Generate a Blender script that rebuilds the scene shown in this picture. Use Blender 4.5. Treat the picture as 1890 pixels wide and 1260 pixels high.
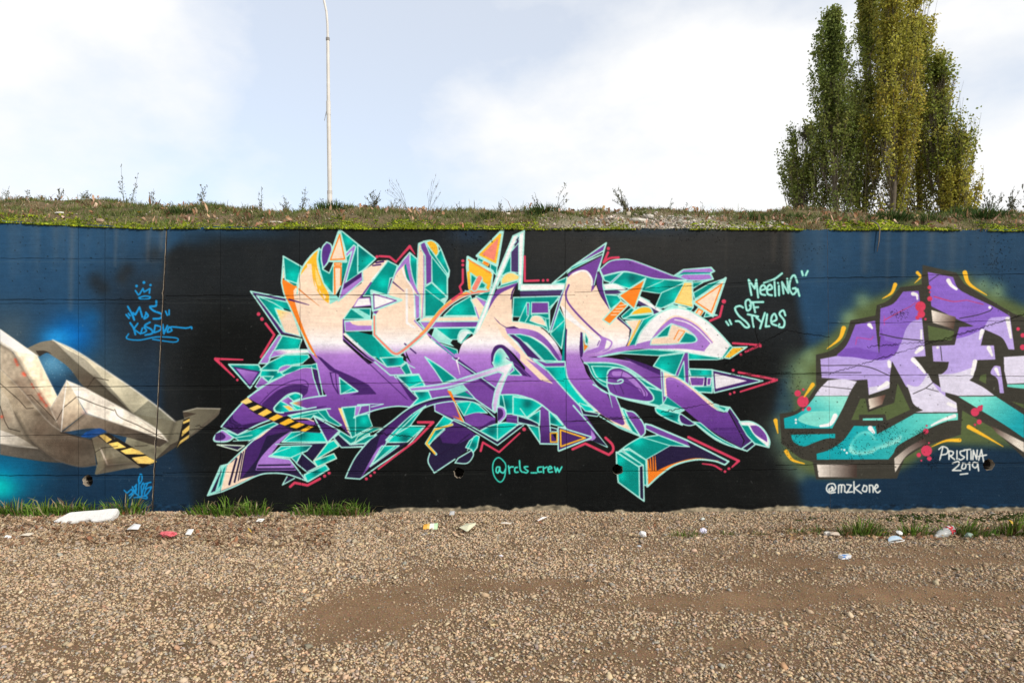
import bpy, bmesh, math, random, re
import numpy as np
from mathutils import Vector, Matrix, Euler

for o in list(bpy.data.objects): bpy.data.objects.remove(o)
S = bpy.context.scene
COLL = S.collection
# ---------------------------------------------------------------- camera, sky, sun, exposure
DIST, EYE, FPX = 6.6, 1.632, 1254.0          # metres to the wall, eye height, focal length in photo pixels
cam = bpy.data.cameras.new('camera'); co = bpy.data.objects.new('camera', cam); COLL.objects.link(co)
co.location = (0, -DIST, EYE); co.rotation_euler = (math.radians(90), 0, 0)
cam.sensor_width = 36; cam.lens = FPX/1890*36; cam.clip_start = .05; cam.clip_end = 3000
S.camera = co
SUN = Vector((.66, -.60, .50)).normalized()
el, az = math.asin(SUN.z), math.atan2(SUN.x, SUN.y)
sl = bpy.data.lights.new('sun', 'SUN'); so = bpy.data.objects.new('sun', sl); COLL.objects.link(so)
sl.energy = 3.6; sl.angle = math.radians(.55); sl.color = (1, .945, .86)
so.rotation_euler = SUN.to_track_quat('Z', 'Y').to_euler(); so.location = (8, -8, 12)
W = bpy.data.worlds.new('World'); S.world = W; W.use_nodes = True
nt = W.node_tree; nt.nodes.clear()
def nd(t, kind, **kw):
    n = t.nodes.new(kind)
    for k, v in kw.items():
        if k.startswith('i_'): n.inputs[k[2:].replace('_', ' ')].default_value = v
        else: setattr(n, k, v)
    return n
sky = nd(nt, 'ShaderNodeTexSky', sky_type='NISHITA', sun_disc=False, sun_elevation=el, sun_rotation=az, air_density=1.0, dust_density=1.0, ozone_density=2.2)
tc = nd(nt, 'ShaderNodeTexCoord')
mp = nd(nt, 'ShaderNodeMapping'); mp.inputs['Scale'].default_value = (1, 1, 1.7); mp.inputs['Rotation'].default_value = (.0, .45, .0); mp.inputs['Location'].default_value = (.93, .2, .35)
n1_ = nd(nt, 'ShaderNodeTexNoise', noise_dimensions='3D', i_Scale=1.5, i_Detail=7.0, i_Roughness=.5, i_Distortion=.35)
n2_ = nd(nt, 'ShaderNodeTexNoise', noise_dimensions='3D', i_Scale=4.5, i_Detail=8.0, i_Roughness=.58)
ad = nd(nt, 'ShaderNodeMath', operation='MULTIPLY_ADD'); ad.inputs[1].default_value = .40
cr = nd(nt, 'ShaderNodeValToRGB'); e = cr.color_ramp.elements
e[0].position, e[0].color = .53, (.60,)*3+(1,); e[1].position, e[1].color = .72, (1,)*3+(1,)
mx = nd(nt, 'ShaderNodeMix', data_type='RGBA'); mx.inputs[7].default_value = (6.8, 6.83, 6.86, 1)
bg = nd(nt, 'ShaderNodeBackground'); bg.inputs['Strength'].default_value = .15
out = nd(nt, 'ShaderNodeOutputWorld'); L = nt.links.new
L(tc.outputs['Generated'], mp.inputs[0]); L(mp.outputs[0], n1_.inputs['Vector']); L(mp.outputs[0], n2_.inputs['Vector'])
L(n2_.outputs[0], ad.inputs[0]); L(n1_.outputs[0], ad.inputs[2]); sxy = nd(nt, 'ShaderNodeSeparateXYZ'); L(tc.outputs['Generated'], sxy.inputs[0])
ax = nd(nt, 'ShaderNodeMath', operation='MULTIPLY_ADD'); ax.inputs[1].default_value = .11; L(sxy.outputs[0], ax.inputs[0]); L(ad.outputs[0], ax.inputs[2]); L(ax.outputs[0], cr.inputs[0])
tn = nd(nt, 'ShaderNodeMix', data_type='RGBA', blend_type='MULTIPLY'); tn.inputs[0].default_value = 1; tn.inputs[7].default_value = (.98, 1.18, 1.30, 1)
L(sky.outputs[0], tn.inputs[6]); L(cr.outputs[0], mx.inputs[0]); L(tn.outputs[2], mx.inputs[6]); L(mx.outputs[2], bg.inputs['Color']); L(bg.outputs[0], out.inputs[0])
S.view_settings.view_transform = 'Standard'; S.view_settings.look = 'None'
S.view_settings.exposure = 0.0; S.view_settings.gamma = 1.0; S.view_settings.use_curve_mapping = False
S.render.engine = 'CYCLES'
R_ = random.Random(7); NR = np.random.default_rng(7)

# ---------------------------------------------------------------- helpers
def wallp(px, py, y=0.0):                     # a spot on the wall plane (190 px to the metre)
    return Vector(((px-945)/190, y, EYE+(630-py)/190))
def gp(px, py):                               # a spot on the ground
    d = EYE*FPX/(py-630); return ((px-945)*d/FPX, d-DIST)
def at(px, py, depth):                        # a spot at a given distance
    return Vector(((px-945)*depth/FPX, depth-DIST, EYE+(630-py)*depth/FPX))
def link(name, me, mat=None, parent=None, loc=None, rot=None):
    o = bpy.data.objects.new(name, me); COLL.objects.link(o)
    if mat and me is not None:
        me.materials.clear()
        for m in (mat if isinstance(mat, (list, tuple)) else [mat]): me.materials.append(m)
    if parent: o.parent = parent
    if loc is not None: o.location = loc
    if rot is not None: o.rotation_euler = rot
    return o
def tagp(o, label=None, cat=None, group=None, kind=None):
    for k, v in (('label', label), ('category', cat), ('group', group), ('kind', kind)):
        if v: o[k] = v
    return o
def empty(name, loc, label, cat, group=None, rz=0):
    o = bpy.data.objects.new(name, None); COLL.objects.link(o); o.location = loc; o.rotation_euler = (0, 0, rz); o.empty_display_size = .1
    return tagp(o, label, cat, group)
def mesh_from(verts, faces, cols=None, smooth=False):
    """verts (n,3), faces (m,k) with constant k; optional per-vertex colours"""
    verts = np.asarray(verts, np.float32); faces = np.asarray(faces, np.int32)
    me = bpy.data.meshes.new('m'); n, (m, k) = len(verts), faces.shape
    me.vertices.add(n); me.vertices.foreach_set('co', verts.ravel())
    me.loops.add(m*k); me.loops.foreach_set('vertex_index', faces.ravel())
    me.polygons.add(m); me.polygons.foreach_set('loop_start', np.arange(0, m*k, k, dtype=np.int32))
    if smooth: me.polygons.foreach_set('use_smooth', np.ones(m, bool))
    if cols is not None:
        a = me.attributes.new('Col', 'FLOAT_COLOR', 'POINT')
        c = np.ones((n, 4), np.float32); c[:, :3] = cols; a.data.foreach_set('color', c.ravel())
    me.update(calc_edges=True); me.validate(); return me
def mesh_bm(bm, smooth=False):
    bmesh.ops.recalc_face_normals(bm, faces=bm.faces)
    me = bpy.data.meshes.new('m'); bm.to_mesh(me); bm.free()
    if smooth: me.polygons.foreach_set('use_smooth', np.ones(len(me.polygons), bool))
    return me
def tube_bm(bm, P, rad, n=8, cap=True):
    rings = []
    for i, p in enumerate(P):
        p = Vector(p); d = (Vector(P[min(i+1, len(P)-1)])-Vector(P[max(i-1, 0)])).normalized()
        u = d.cross(Vector((0, 1, .13))).normalized(); v = d.cross(u); r = rad[i] if isinstance(rad, (list, tuple)) else rad
        rings.append([bm.verts.new(p+u*r*math.cos(2*math.pi*j/n)+v*r*math.sin(2*math.pi*j/n)) for j in range(n)])
    for a, b in zip(rings, rings[1:]):
        for j in range(n): bm.faces.new((a[j], a[(j+1) % n], b[(j+1) % n], b[j]))
    if cap: bm.faces.new(rings[0]); bm.faces.new(rings[-1])
def vnoise(x, y, s, seed):
    x = np.asarray(x, float)/s; y = np.asarray(y, float)/s
    xi = np.floor(x).astype(np.int64); yi = np.floor(y).astype(np.int64); fx = x-xi; fy = y-yi
    fx = fx*fx*(3-2*fx); fy = fy*fy*(3-2*fy)
    def h(a, b):
        v = (a*374761393+b*668265263+seed*982451653) & 0xffffffff
        v = ((v ^ (v >> 13))*1274126177) & 0xffffffff; v ^= v >> 16
        return (v & 0xffff)/65535.
    return (h(xi, yi)*(1-fx)+h(xi+1, yi)*fx)*(1-fy)+(h(xi, yi+1)*(1-fx)+h(xi+1, yi+1)*fx)*fy
def vfbm(x, y, s, seed, oc=4):
    t = 0; a = .5
    for o in range(oc): t = t+a*vnoise(x, y, s/2**o, seed+o*17); a *= .5
    return t/(1-.5**oc)-.5
def mat(name, col=(.5, .5, .5), rough=.7, spec=.3, attr=False, bump=None, var=0, trans=0, transmission=0, scale=20):
    m = bpy.data.materials.new(name); m.use_nodes = True; t = m.node_tree; b = t.nodes['Principled BSDF']
    b.inputs['Roughness'].default_value = rough; b.inputs['Specular IOR Level'].default_value = spec
    b.inputs['Base Color'].default_value = (*col, 1)
    src = None
    if attr:
        a = nd(t, 'ShaderNodeAttribute', attribute_name='Col'); src = a.outputs['Color']
    if var or bump:
        tcn = nd(t, 'ShaderNodeTexCoord'); nz = nd(t, 'ShaderNodeTexNoise', i_Scale=scale, i_Detail=6.0, i_Roughness=.6)
        t.links.new(tcn.outputs['Object'], nz.inputs['Vector'])
        if var:
            mr = nd(t, 'ShaderNodeMapRange'); mr.inputs['From Min'].default_value = .3; mr.inputs['From Max'].default_value = .7
            mr.inputs['To Min'].default_value = 1-var; mr.inputs['To Max'].default_value = 1+var
            t.links.new(nz.outputs[0], mr.inputs[0])
            mm = nd(t, 'ShaderNodeMix', data_type='RGBA', blend_type='MULTIPLY'); mm.inputs[0].default_value = 1
            if src: t.links.new(src, mm.inputs[6])
            else: mm.inputs[6].default_value = (*col, 1)
            t.links.new(mr.outputs[0], mm.inputs[7]); src = mm.outputs[2]
        if bump:
            bp = nd(t, 'ShaderNodeBump'); bp.inputs['Strength'].default_value = bump; bp.inputs['Distance'].default_value = .01
            t.links.new(nz.outputs[0], bp.inputs['Height']); t.links.new(bp.outputs[0], b.inputs['Normal'])
    if src: t.links.new(src, b.inputs['Base Color'])
    if transmission:
        b.inputs['Transmission Weight'].default_value = transmission; b.inputs['IOR'].default_value = 1.2
    if trans:
        tr = nd(t, 'ShaderNodeBsdfTranslucent'); ms = nd(t, 'ShaderNodeMixShader'); ms.inputs[0].default_value = trans
        if src: t.links.new(src, tr.inputs['Color'])
        else: tr.inputs['Color'].default_value = (*col, 1)
        t.links.new(b.outputs[0], ms.inputs[1]); t.links.new(tr.outputs[0], ms.inputs[2]); t.links.new(ms.outputs[0], t.nodes['Material Output'].inputs['Surface'])
    return m
# ---------------------------------------------------------------- wall paint
# The murals are flat spray paint: a small rasteriser lays fills, airbrush blobs and can strokes
# on a picture of the wall (units: 1/190 m on the wall; x to the right, y down).
PX0, PX1, PY0, PY1, PS = -200, 2090, 395, 965, 2.0
PW, PH = int((PX1-PX0)*PS), int((PY1-PY0)*PS)
REG = dict(A=(360,410,4.847), B=(360,660,4.847), C=(660,410,4.847), D=(660,660,4.847),
           E=(960,410,4.847), F=(960,660,4.5), G=(1200,460,4.847), H=(1160,660,4.847),
           L=(0,580,3.5), K=(0,350,4.666), M=(1400,420,3.857), N=(1400,660,3.857),
           P=(810,840,7.875), Q=(130,850,9.45), T=(1100,830,12.6), W=(0,0,1.0))
COL = dict(mint=(178,240,230), teal=(0,146,137), tb=(0,205,190), peach=(255,226,200), orange=(255,135,40),
           salmon=(248,140,120), yellow=(253,192,52), ly=(255,222,132), pu=(118,70,160), lp=(174,126,214),
           dp=(70,38,106), nv=(37,29,62), wh=(250,248,250), red=(218,66,98), bk=(24,24,25), ml=(150,232,220),
           char=(62,60,53), lav=(226,221,243), lil=(190,170,236), vio=(141,104,206), aqua=(22,172,180),
           sea=(118,224,208), olive=(88,102,64), chalk=(232,234,228), sky=(28,146,214), stripe=(74,58,108))
LETSTOPS = [(560,(255,226,200)),(600,(255,229,208)),(620,(254,242,236)),(632,(252,249,253)),(643,(226,208,240)),
            (655,(182,132,217)),(690,(160,106,202)),(740,(126,74,168)),(790,(98,56,142)),(830,(68,40,105)),(875,(40,28,70))]
cv = np.zeros((PH, PW, 3), np.float32)
hgt = np.zeros((PH, PW), np.float32)            # relief: cracks and joints, used as bump only

def pts(txt, reg):
    out = []; R = REG[reg]
    for t in txt.split():
        if ':' in t:
            k, t = t.split(':'); R = REG[k]
            if not t: continue
        s = t.endswith('~'); t = t.rstrip('~')
        x, y = t.split(',')
        out.append(((R[0]+float(x)/R[2]-PX0)*PS, (R[1]+float(y)/R[2]-PY0)*PS, s))
    return out

def curve(P, closed):
    n = len(P); res = []
    m = n if closed else n-1
    for i in range(m):
        a, b = P[i], P[(i+1) % n]
        if not a[2] and not b[2]:
            res.append(a[:2]); continue
        p0 = P[(i-1) % n] if (closed or i > 0) else a
        p3 = P[(i+2) % n] if (closed or i+2 < n) else b
        t1 = ((b[0]-p0[0])/2, (b[1]-p0[1])/2) if a[2] else (b[0]-a[0], b[1]-a[1])
        t2 = ((p3[0]-a[0])/2, (p3[1]-a[1])/2) if b[2] else (b[0]-a[0], b[1]-a[1])
        L = math.hypot(b[0]-a[0], b[1]-a[1]); k = max(3, min(14, int(L/6)))
        for j in range(k):
            t = j/k; h1 = 2*t**3-3*t*t+1; h2 = t**3-2*t*t+t; h3 = -2*t**3+3*t*t; h4 = t**3-t*t
            res.append((h1*a[0]+h2*t1[0]+h3*b[0]+h4*t2[0], h1*a[1]+h2*t1[1]+h3*b[1]+h4*t2[1]))
    if not closed: res.append(P[-1][:2])
    return res

def polymask(Q, pad=0):
    xs = [q[0] for q in Q]; ys = [q[1] for q in Q]
    x0 = max(0, int(min(xs))-1-pad); x1 = min(PW, int(max(xs))+2+pad)
    y0 = max(0, int(min(ys))-1-pad); y1 = min(PH, int(max(ys))+2+pad)
    if x1 <= x0 or y1 <= y0: return None
    w, h = x1-x0, y1-y0
    tog = np.zeros((h*2, w+1), np.int32)
    for i in range(len(Q)):
        ax, ay = Q[i]; bx, by = Q[(i+1) % len(Q)]
        if ay == by: continue
        if ay > by: ax, ay, bx, by = bx, by, ax, ay
        r0 = max(0, math.ceil((ay-y0)*2-.5)); r1 = min(h*2-1, math.ceil((by-y0)*2-.5)-1)
        if r1 < r0: continue
        r = np.arange(r0, r1+1); yy = (r+.5)/2+y0
        xx = ax+(yy-ay)*(bx-ax)/(by-ay)-x0
        np.add.at(tog, (r, np.clip(np.ceil(xx-.5), 0, w).astype(int)), 1)
    m = (np.cumsum(tog, 1)[:, :w] % 2).astype(np.float32)
    return x0, y0, (m[0::2]+m[1::2])/2

def blend(x0, y0, m, c):
    v = cv[y0:y0+m.shape[0], x0:x0+m.shape[1]]
    v += (np.asarray(c, np.float32)-v)*m[..., None]

def let_ramp(yrow):
    yp = yrow/PS+PY0
    a = [s[0] for s in LETSTOPS]
    return np.stack([np.interp(yp, a, [s[1][k] for s in LETSTOPS]) for k in range(3)], -1)

def colour(c):
    return COL[c] if isinstance(c, str) and c in COL else tuple(float(v) for v in c.split('/')) if isinstance(c, str) else c

def box_blur(m, r):
    r = max(1, int(r))
    for ax in (0, 1):
        for _ in range(2):
            c = np.cumsum(np.pad(m, [(r+1, r) if a == ax else (0, 0) for a in (0, 1)], mode='edge'), ax)
            n = m.shape[ax]
            m = (np.take(c, range(2*r+1, 2*r+1+n), ax)-np.take(c, range(0, n), ax))/(2*r+1)
    return m

def fill(reg, spec, txt, soft=0):
    """spec: colour | LET | c1>c2@x0,y0>x1,y1 ; '*x,y,r' adds a bright airbrush bloom, '+' a pale one, '-' a dark one"""
    Q = curve(pts(txt, reg), True)
    R = polymask(Q, int(soft*PS*3) if soft else 0)
    if R is None: return
    x0, y0, m = R; h, w = m.shape
    if soft: m = box_blur(m, soft*PS)
    Rg = REG[reg]
    base = spec.split('*')[0].split('+')[0].split('_')[0]
    tops = spec[len(base):]
    if base == 'LET':
        c = np.broadcast_to(let_ramp(np.arange(y0, y0+h))[:, None, :], (h, w, 3)).copy()
    elif '>' in base:
        cc, ax = base.split('@'); c1, c2 = [np.array(colour(k), float) for k in cc.split('>')]
        p, q = [[float(v) for v in s.split(',')] for s in ax.split('>')]
        p = ((Rg[0]+p[0]/Rg[2]-PX0)*PS, (Rg[1]+p[1]/Rg[2]-PY0)*PS); q = ((Rg[0]+q[0]/Rg[2]-PX0)*PS, (Rg[1]+q[1]/Rg[2]-PY0)*PS)
        Y, X = np.mgrid[y0:y0+h, x0:x0+w]
        d2 = (q[0]-p[0])**2+(q[1]-p[1])**2
        t = np.clip(((X-p[0])*(q[0]-p[0])+(Y-p[1])*(q[1]-p[1]))/d2, 0, 1)[..., None]
        c = c1+(c2-c1)*t
    else:
        c = np.broadcast_to(np.array(colour(base), float), (h, w, 3)).copy()
    if tops:
        Y, X = np.mgrid[y0:y0+h, x0:x0+w]
        for ch, a in re.findall(r'([*+_])([\d.,\-]+)', tops):
            bx, by, br = [float(v) for v in a.split(',')]
            bx = (Rg[0]+bx/Rg[2]-PX0)*PS; by = (Rg[1]+by/Rg[2]-PY0)*PS; br = br/Rg[2]*PS
            g = np.exp(-((X-bx)**2+(Y-by)**2)/(br*br))[..., None]*(.95 if ch != '+' else .8)
            tgt = {'*': (0,208,192), '+': (205,245,238), '_': (0,104,104)}[ch]
            c = c+(np.array(tgt, float)-c)*g
    v = cv[y0:y0+h, x0:x0+w]
    v += (c-v)*m[..., None]

def stroke_mask(Q, w, w1=None, soft=1.0):
    w1 = w if w1 is None else w1
    wm = max(w, w1)/2+soft+1
    xs = [q[0] for q in Q]; ys = [q[1] for q in Q]
    x0 = max(0, int(min(xs)-wm)); x1 = min(PW, int(max(xs)+wm)+1)
    y0 = max(0, int(min(ys)-wm)); y1 = min(PH, int(max(ys)+wm)+1)
    if x1 <= x0 or y1 <= y0: return None
    M = np.zeros((y1-y0, x1-x0), np.float32); n = max(1, len(Q)-1)
    for i in range(n):
        ax, ay = Q[i]; bx, by = Q[min(i+1, len(Q)-1)]
        ra = (w+(w1-w)*i/n)/2; rb = (w+(w1-w)*(i+1)/n)/2; rm = max(ra, rb)+soft+1
        X0 = max(x0, int(min(ax, bx)-rm)); X1 = min(x1, int(max(ax, bx)+rm)+1)
        Y0 = max(y0, int(min(ay, by)-rm)); Y1 = min(y1, int(max(ay, by)+rm)+1)
        if X1 <= X0 or Y1 <= Y0: continue
        Y, X = np.ogrid[Y0:Y1, X0:X1]
        dx, dy = bx-ax, by-ay; L2 = dx*dx+dy*dy
        t = np.clip(((X-ax)*dx+(Y-ay)*dy)/L2, 0, 1) if L2 > 0 else np.zeros((Y1-Y0, X1-X0))
        d = np.hypot(X-ax-t*dx, Y-ay-t*dy)-(ra+(rb-ra)*t)
        a = np.clip(.5-d/soft, 0, 1)
        s = M[Y0-y0:Y1-y0, X0-x0:X1-x0]
        np.maximum(s, a, out=s)
    return x0, y0, M

def line(reg, c, w, txt, closed=False, w1=None, soft=1.0, alpha=1.0):
    Q = curve(pts(txt, reg), closed)
    if closed: Q.append(Q[0])
    k = PS/REG[reg][2]
    R = stroke_mask(Q, w*k, None if w1 is None else w1*k, soft)
    if R: blend(R[0], R[1], R[2]*alpha, colour(c))

def dots(reg, c, txt):
    for t in txt.split():
        x, y, r = [float(v) for v in t.split(',')]
        line(reg, c, r*2, f'{x},{y} {x+.1},{y}', soft=1.5)

def bloom(reg, c, x, y, r, a=1.0, ry=None):
    Rg = REG[reg]; ry = r if ry is None else ry
    x = (Rg[0]+x/Rg[2]-PX0)*PS; y = (Rg[1]+y/Rg[2]-PY0)*PS; r = r/Rg[2]*PS; ry = ry/Rg[2]*PS
    x0, x1 = max(0, int(x-2.5*r)), min(PW, int(x+2.5*r)); y0, y1 = max(0, int(y-2.5*ry)), min(PH, int(y+2.5*ry))
    if x1 <= x0 or y1 <= y0: return
    Y, X = np.ogrid[y0:y1, x0:x1]
    blend(x0, y0, (np.exp(-((X-x)/r)**2-((Y-y)/ry)**2)*a).astype(np.float32), colour(c))

def mottle(reg, txt, amp, cells=(16, 10), seed=0):
    R = polymask(curve(pts(txt, reg), True))
    x0, y0, m = R; h, w = m.shape
    g = 1+amp*(fbm(w, h, cells, 5, seed)*2)
    v = cv[y0:y0+h, x0:x0+w]; v *= (1+(g-1)*m)[..., None]

def paint(data):
    """one mark per row: region|fill|points[|outline colour, width]   or   region|=colour width[>width]|points (a line; '==' closes it)"""
    for row in data.strip().splitlines():
        row = row.strip()
        if not row or row[0] == '#': continue
        f = row.split('|')
        if f[1].startswith('='):
            cl = f[1].startswith('=='); a = f[1].lstrip('=').split()
            w = a[1].split('>')
            line(f[0], a[0], float(w[0]), f[2], cl, float(w[1]) if len(w) > 1 else None)
        elif f[1].startswith('o'+'@'):
            dots(f[0], f[1][2:], f[2])
        else:
            fill(f[0], f[1], f[2])
            if len(f) > 3 and f[3]:
                a = f[3].split(); line(f[0], a[0], float(a[1]), f[2], True)
rngw = np.random.default_rng(5)
def fbm(w, h, cells, octs=4, seed=0):
    r = np.random.default_rng(seed); out = np.zeros((h, w), np.float32); amp = 1.0; tot = 0
    for o in range(octs):
        cx, cy = int(cells[0]*2**o)+2, int(cells[1]*2**o)+2
        g = r.random((cy+1, cx+1)).astype(np.float32)
        x = np.linspace(0, cx-1.001, w); y = np.linspace(0, cy-1.001, h)
        xi = x.astype(int); yi = y.astype(int); fx = (x-xi)[None]; fy = (y-yi)[:, None]
        fx = fx*fx*(3-2*fx); fy = fy*fy*(3-2*fy)
        a = g[yi][:, xi]; b = g[yi][:, xi+1]; c = g[yi+1][:, xi]; d = g[yi+1][:, xi+1]
        out += amp*((a*(1-fx)+b*fx)*(1-fy)+(c*(1-fx)+d*fx)*fy); tot += amp; amp *= .5
    return out/tot-.5

Yp = (np.arange(PH)/PS+PY0)[:, None]; Xp = (np.arange(PW)/PS+PX0)[None]
n1 = fbm(PW, PH, (14, 4), 5, 1); n2 = fbm(PW, PH, (60, 6), 4, 2)
# roller-painted blue, worn unevenly; darkening downward is real fade plus painted-in lighting
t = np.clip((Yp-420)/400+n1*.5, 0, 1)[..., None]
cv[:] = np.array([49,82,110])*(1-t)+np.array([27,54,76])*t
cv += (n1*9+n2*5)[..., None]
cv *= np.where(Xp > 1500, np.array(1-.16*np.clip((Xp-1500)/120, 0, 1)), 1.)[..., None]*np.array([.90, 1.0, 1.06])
# black field behind the big piece
bloom('W', '34/40/48', 262, 600, 70, .9, 110); bloom('W', '30/44/60', 300, 780, 60, .7, 120)
fill('W', '31/35/38', '303,470 345,432 540,405 1458,405 1462,470 1468,520 1476,575 1490,640 1440,700 1420,800 1470,880 1490,990 370,990 345,880 300,760 294,620', 7)
fill('W', '17/19/19', '380,560 1440,640 1410,800 1450,880 1470,990 370,990 355,800 330,660', 26)
for x in range(1000, 1480, 60): bloom('W', '50/50/49', x, 450, 80, .55, 60)
bloom('W', '37/66/92', 440, 425, 90, .8, 16); bloom('W', '37/66/92', 350, 440, 40, .6, 14)
bloom('W', '24/42/60', 330, 900, 40, .6, 60); bloom('W', '30/38/46', 245, 575, 60, .5, 60)
bloom('W', '40/60/84', 865, 430, 36, .7, 18); bloom('W', '44/66/88', 1190, 420, 120, .45, 14)
for x, y, r in ((176,518,16),(190,532,14),(225,512,14),(236,497,13),(285,470,18),(300,540,40)):
    bloom('W', '34/38/42', x, y, r, .7)
# grey spray left of the beams, blue glow, cyan corner
bloom('L', '96/104/104', 60, 120, 170, .5); bloom('L', '60/80/92', 640, 330, 220, .55, 200)
bloom('L', '6/104/190', 460, 140, 150, .95, 130); bloom('L', '12/110/186', 590, 20, 60, .35)
bloom('L', '30/150/228', 370, 150, 100, .9, 60)
bloom('L', '0/140/190', 0, 1040, 210, .9, 150); bloom('L', '0/205/200', 0, 1110, 110, .95, 80); bloom('L', '10/90/130', 150, 960, 160, .5)
bloom('L', '96/160/196', 330, 320, 120, .9, 90)

paint('''
L|120/110/96|0,300 120,330 400,690 400,760 330,900 0,840
L|176/168/150>118/116/100@400,250>900,700|340,165 500,240~ 720,385~ 860,480~ 1010,590~ 1130,690 1080,830 860,645 610,405 480,300
L|136/128/112>84/78/66@300,200>700,500|175,218 260,180~ 340,165 480,300 610,405 860,645 1000,800 700,620 560,480 525,450~ 440,340~ 330,262~ 290,240~ 250,272
L|60/54/48|230,235 290,235~ 340,258~ 300,248~ 255,272
L|240/228/200>172/166/142@350,170>950,600|340,165 500,240~ 720,385~ 860,480~ 960,555 860,640 720,480~ 560,300~ 430,225~
L|128/124/104>112/106/90@900,800>1380,640|860,640 1130,690 1190,675 1180,625 1270,602 1426,606 1395,665~ 1225,795~ 1010,935~ 900,985 640,1010 620,880 800,860
L|74/64/54|1180,627 1270,640 1192,668
L|96/88/76>70/64/56@1240,740>1180,860|1425,612 1395,665~ 1225,795~ 1010,935~ 1100,840 1230,780
L|168/154/132>84/76/66@150,450>430,900|0,350 130,480~ 300,680~ 400,760 520,790 600,810 622,972 500,980~ 330,920~ 200,820~ 100,640~ 0,480
L|180/168/148>92/84/72@0,600>230,850|0,470 60,560~ 120,700~ 240,862 100,845~ 0,830
L|196/188/176>150/142/128@30,760>200,850|0,745 120,790~ 240,862 100,850~ 0,832
L|88/82/74>70/66/60@50,850>350,950|0,832 120,846~ 250,870 330,920~ 420,958 300,952~ 120,925~ 0,905
L|178/164/144>138/122/104@40,240>300,640|0,190 60,225~ 90,255 325,610 365,692 180,520 0,345
L|252/240/214>228/208/178@40,120>280,480|0,95 120,180 240,265 300,390 370,530 325,608 240,500 150,350 90,250 60,225~ 0,190
L|244/236/222|0,95 120,180 240,265 100,240~ 60,222~ 0,190
L|196/180/160>140/124/108@420,440>380,740|430,425 372,530 325,610 395,755 410,600
L|222/206/180>168/150/128@480,480>440,740|430,425 495,530 550,637 395,757 405,600
L|250/240/226>222/212/194@520,480>980,780|430,425 560,480 850,640 1010,740~ 1085,820 1040,800~ 720,690 560,637 495,530
L|136/122/106>62/55/48@560,650>880,840|548,640 720,690 1040,800~ 1085,820 1030,855 850,800 700,765~ 600,735~ 400,762
L|12/66/140|520,790 560,755 640,735~ 690,755 600,795
L|112/106/88>124/116/98@620,800>900,960|590,800 640,782 760,800 900,900 985,955 890,992 690,975 625,1035 612,1030 628,965
L|96/90/78>116/108/94@650,1000>960,980|690,975 880,955 990,970 800,1000 622,1035
L|176/164/148|640,860 690,975 880,955 700,968 655,865
L|28/26/24|628,785 700,765 1015,950 920,992
L|232/196/104|640,782 672,772 724,808 690,828
L|232/196/104|700,833 760,822 816,858 742,868
L|232/196/104|776,880 850,860 900,880 935,903 812,902
L|240/204/112|850,925 945,912 1015,950 968,965 890,962
L|28/26/24|1185,682 1225,665 1220,792 1140,866
L|232/196/104|1183,692 1225,672 1225,690 1182,708
L|232/196/104|1178,752 1224,712 1222,746 1172,790
L|232/196/104|1165,815 1222,775 1220,795 1160,838 1140,866
L|=46/38/32 4|740,612 770,660~ 880,710 1060,800
L|=40/34/28 4|495,530 410,600 362,688 200,520 175,520
L|=40/34/28 4|0,445 120,550 170,607 215,603
L|=40/34/28 4|0,590 30,690 55,735 130,755
L|=40/34/28 4|500,530 620,580 735,620
L|=46/40/34 4|610,405 560,478
L|=46/40/34 4|610,405 700,425
L|=40/36/30 4|590,800 612,885 628,965
L|=40/36/30 4|612,890 660,860 760,850
L|=40/36/30 4|870,850 950,845
L|=52/46/42 10>3|395,760 520,795 600,812
L|=226/222/214 7|430,425 408,600 395,755
L|=46/40/36 6|200,820 330,920~ 500,980~ 620,972
''')
rr = random.Random(3)
for x, y, r, a in ((480,850,90,.55),(330,830,60,.5),(250,640,40,.5),(190,560,40,.5),(90,440,34,.5),(430,960,70,.35),(180,860,60,.5),(900,850,60,.35),(1020,880,50,.35),(760,740,90,.4),(560,740,50,.5),(1120,820,70,.25),(200,430,26,.3),(260,560,24,.4),(720,560,60,.4),(480,400,44,.35)):
    bloom('L', '46/38/30', x, y, r, a*.7, r*.55)
for x, y, r, a in ((560,430,60,.45),(170,520,70,.4),(300,690,90,.35),(420,850,110,.4),(130,450,50,.4),(700,960,40,.6),(470,660,40,.3),(250,760,60,.4),(640,790,60,.5),(30,660,50,.35),(110,300,30,.3)):
    bloom('L', '84/62/50', x, y, r, a*.7)
for x, y in ((98,290),(104,305),(112,325),(160,390),(150,380),(205,450),(215,470),(255,515),(262,535),(285,565),(272,545),(10,660),(300,585)):
    bloom('L', '214/74/52', x, y, rr.uniform(7, 13), .75)
bloom('L', '220/180/180', 545, 632, 18, .6)
for Rm in ('0,95 240,265 370,530 430,425 560,480 850,640 1085,820 1030,855 520,980 0,905', '340,165 600,310 860,480 1130,690 860,640 610,405'):
    q_ = polymask(curve(pts(Rm, 'L'), True)); cv[q_[1]:q_[1]+q_[2].shape[0], q_[0]:q_[0]+q_[2].shape[1]] *= (1+.07*q_[2])[..., None]
mottle('L', '0,95 240,265 370,530 430,425 560,480 860,640 760,560 560,300 340,165 600,310 860,480 1130,690 1190,675 1180,625 1426,606 1225,795 1010,935 880,985 620,1030 500,980 330,920 0,905', .20, (14, 9), 77)
for Rm in ('0,95 240,265 370,530 430,425 560,480 850,640 1085,820 1030,855 520,980 0,905', '340,165 600,310 860,480 1130,690 860,640 610,405'):
    q_ = polymask(curve(pts(Rm, 'L'), True)); cv[q_[1]:q_[1]+q_[2].shape[0], q_[0]:q_[0]+q_[2].shape[1]] *= (1+.07*q_[2])[..., None]
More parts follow.
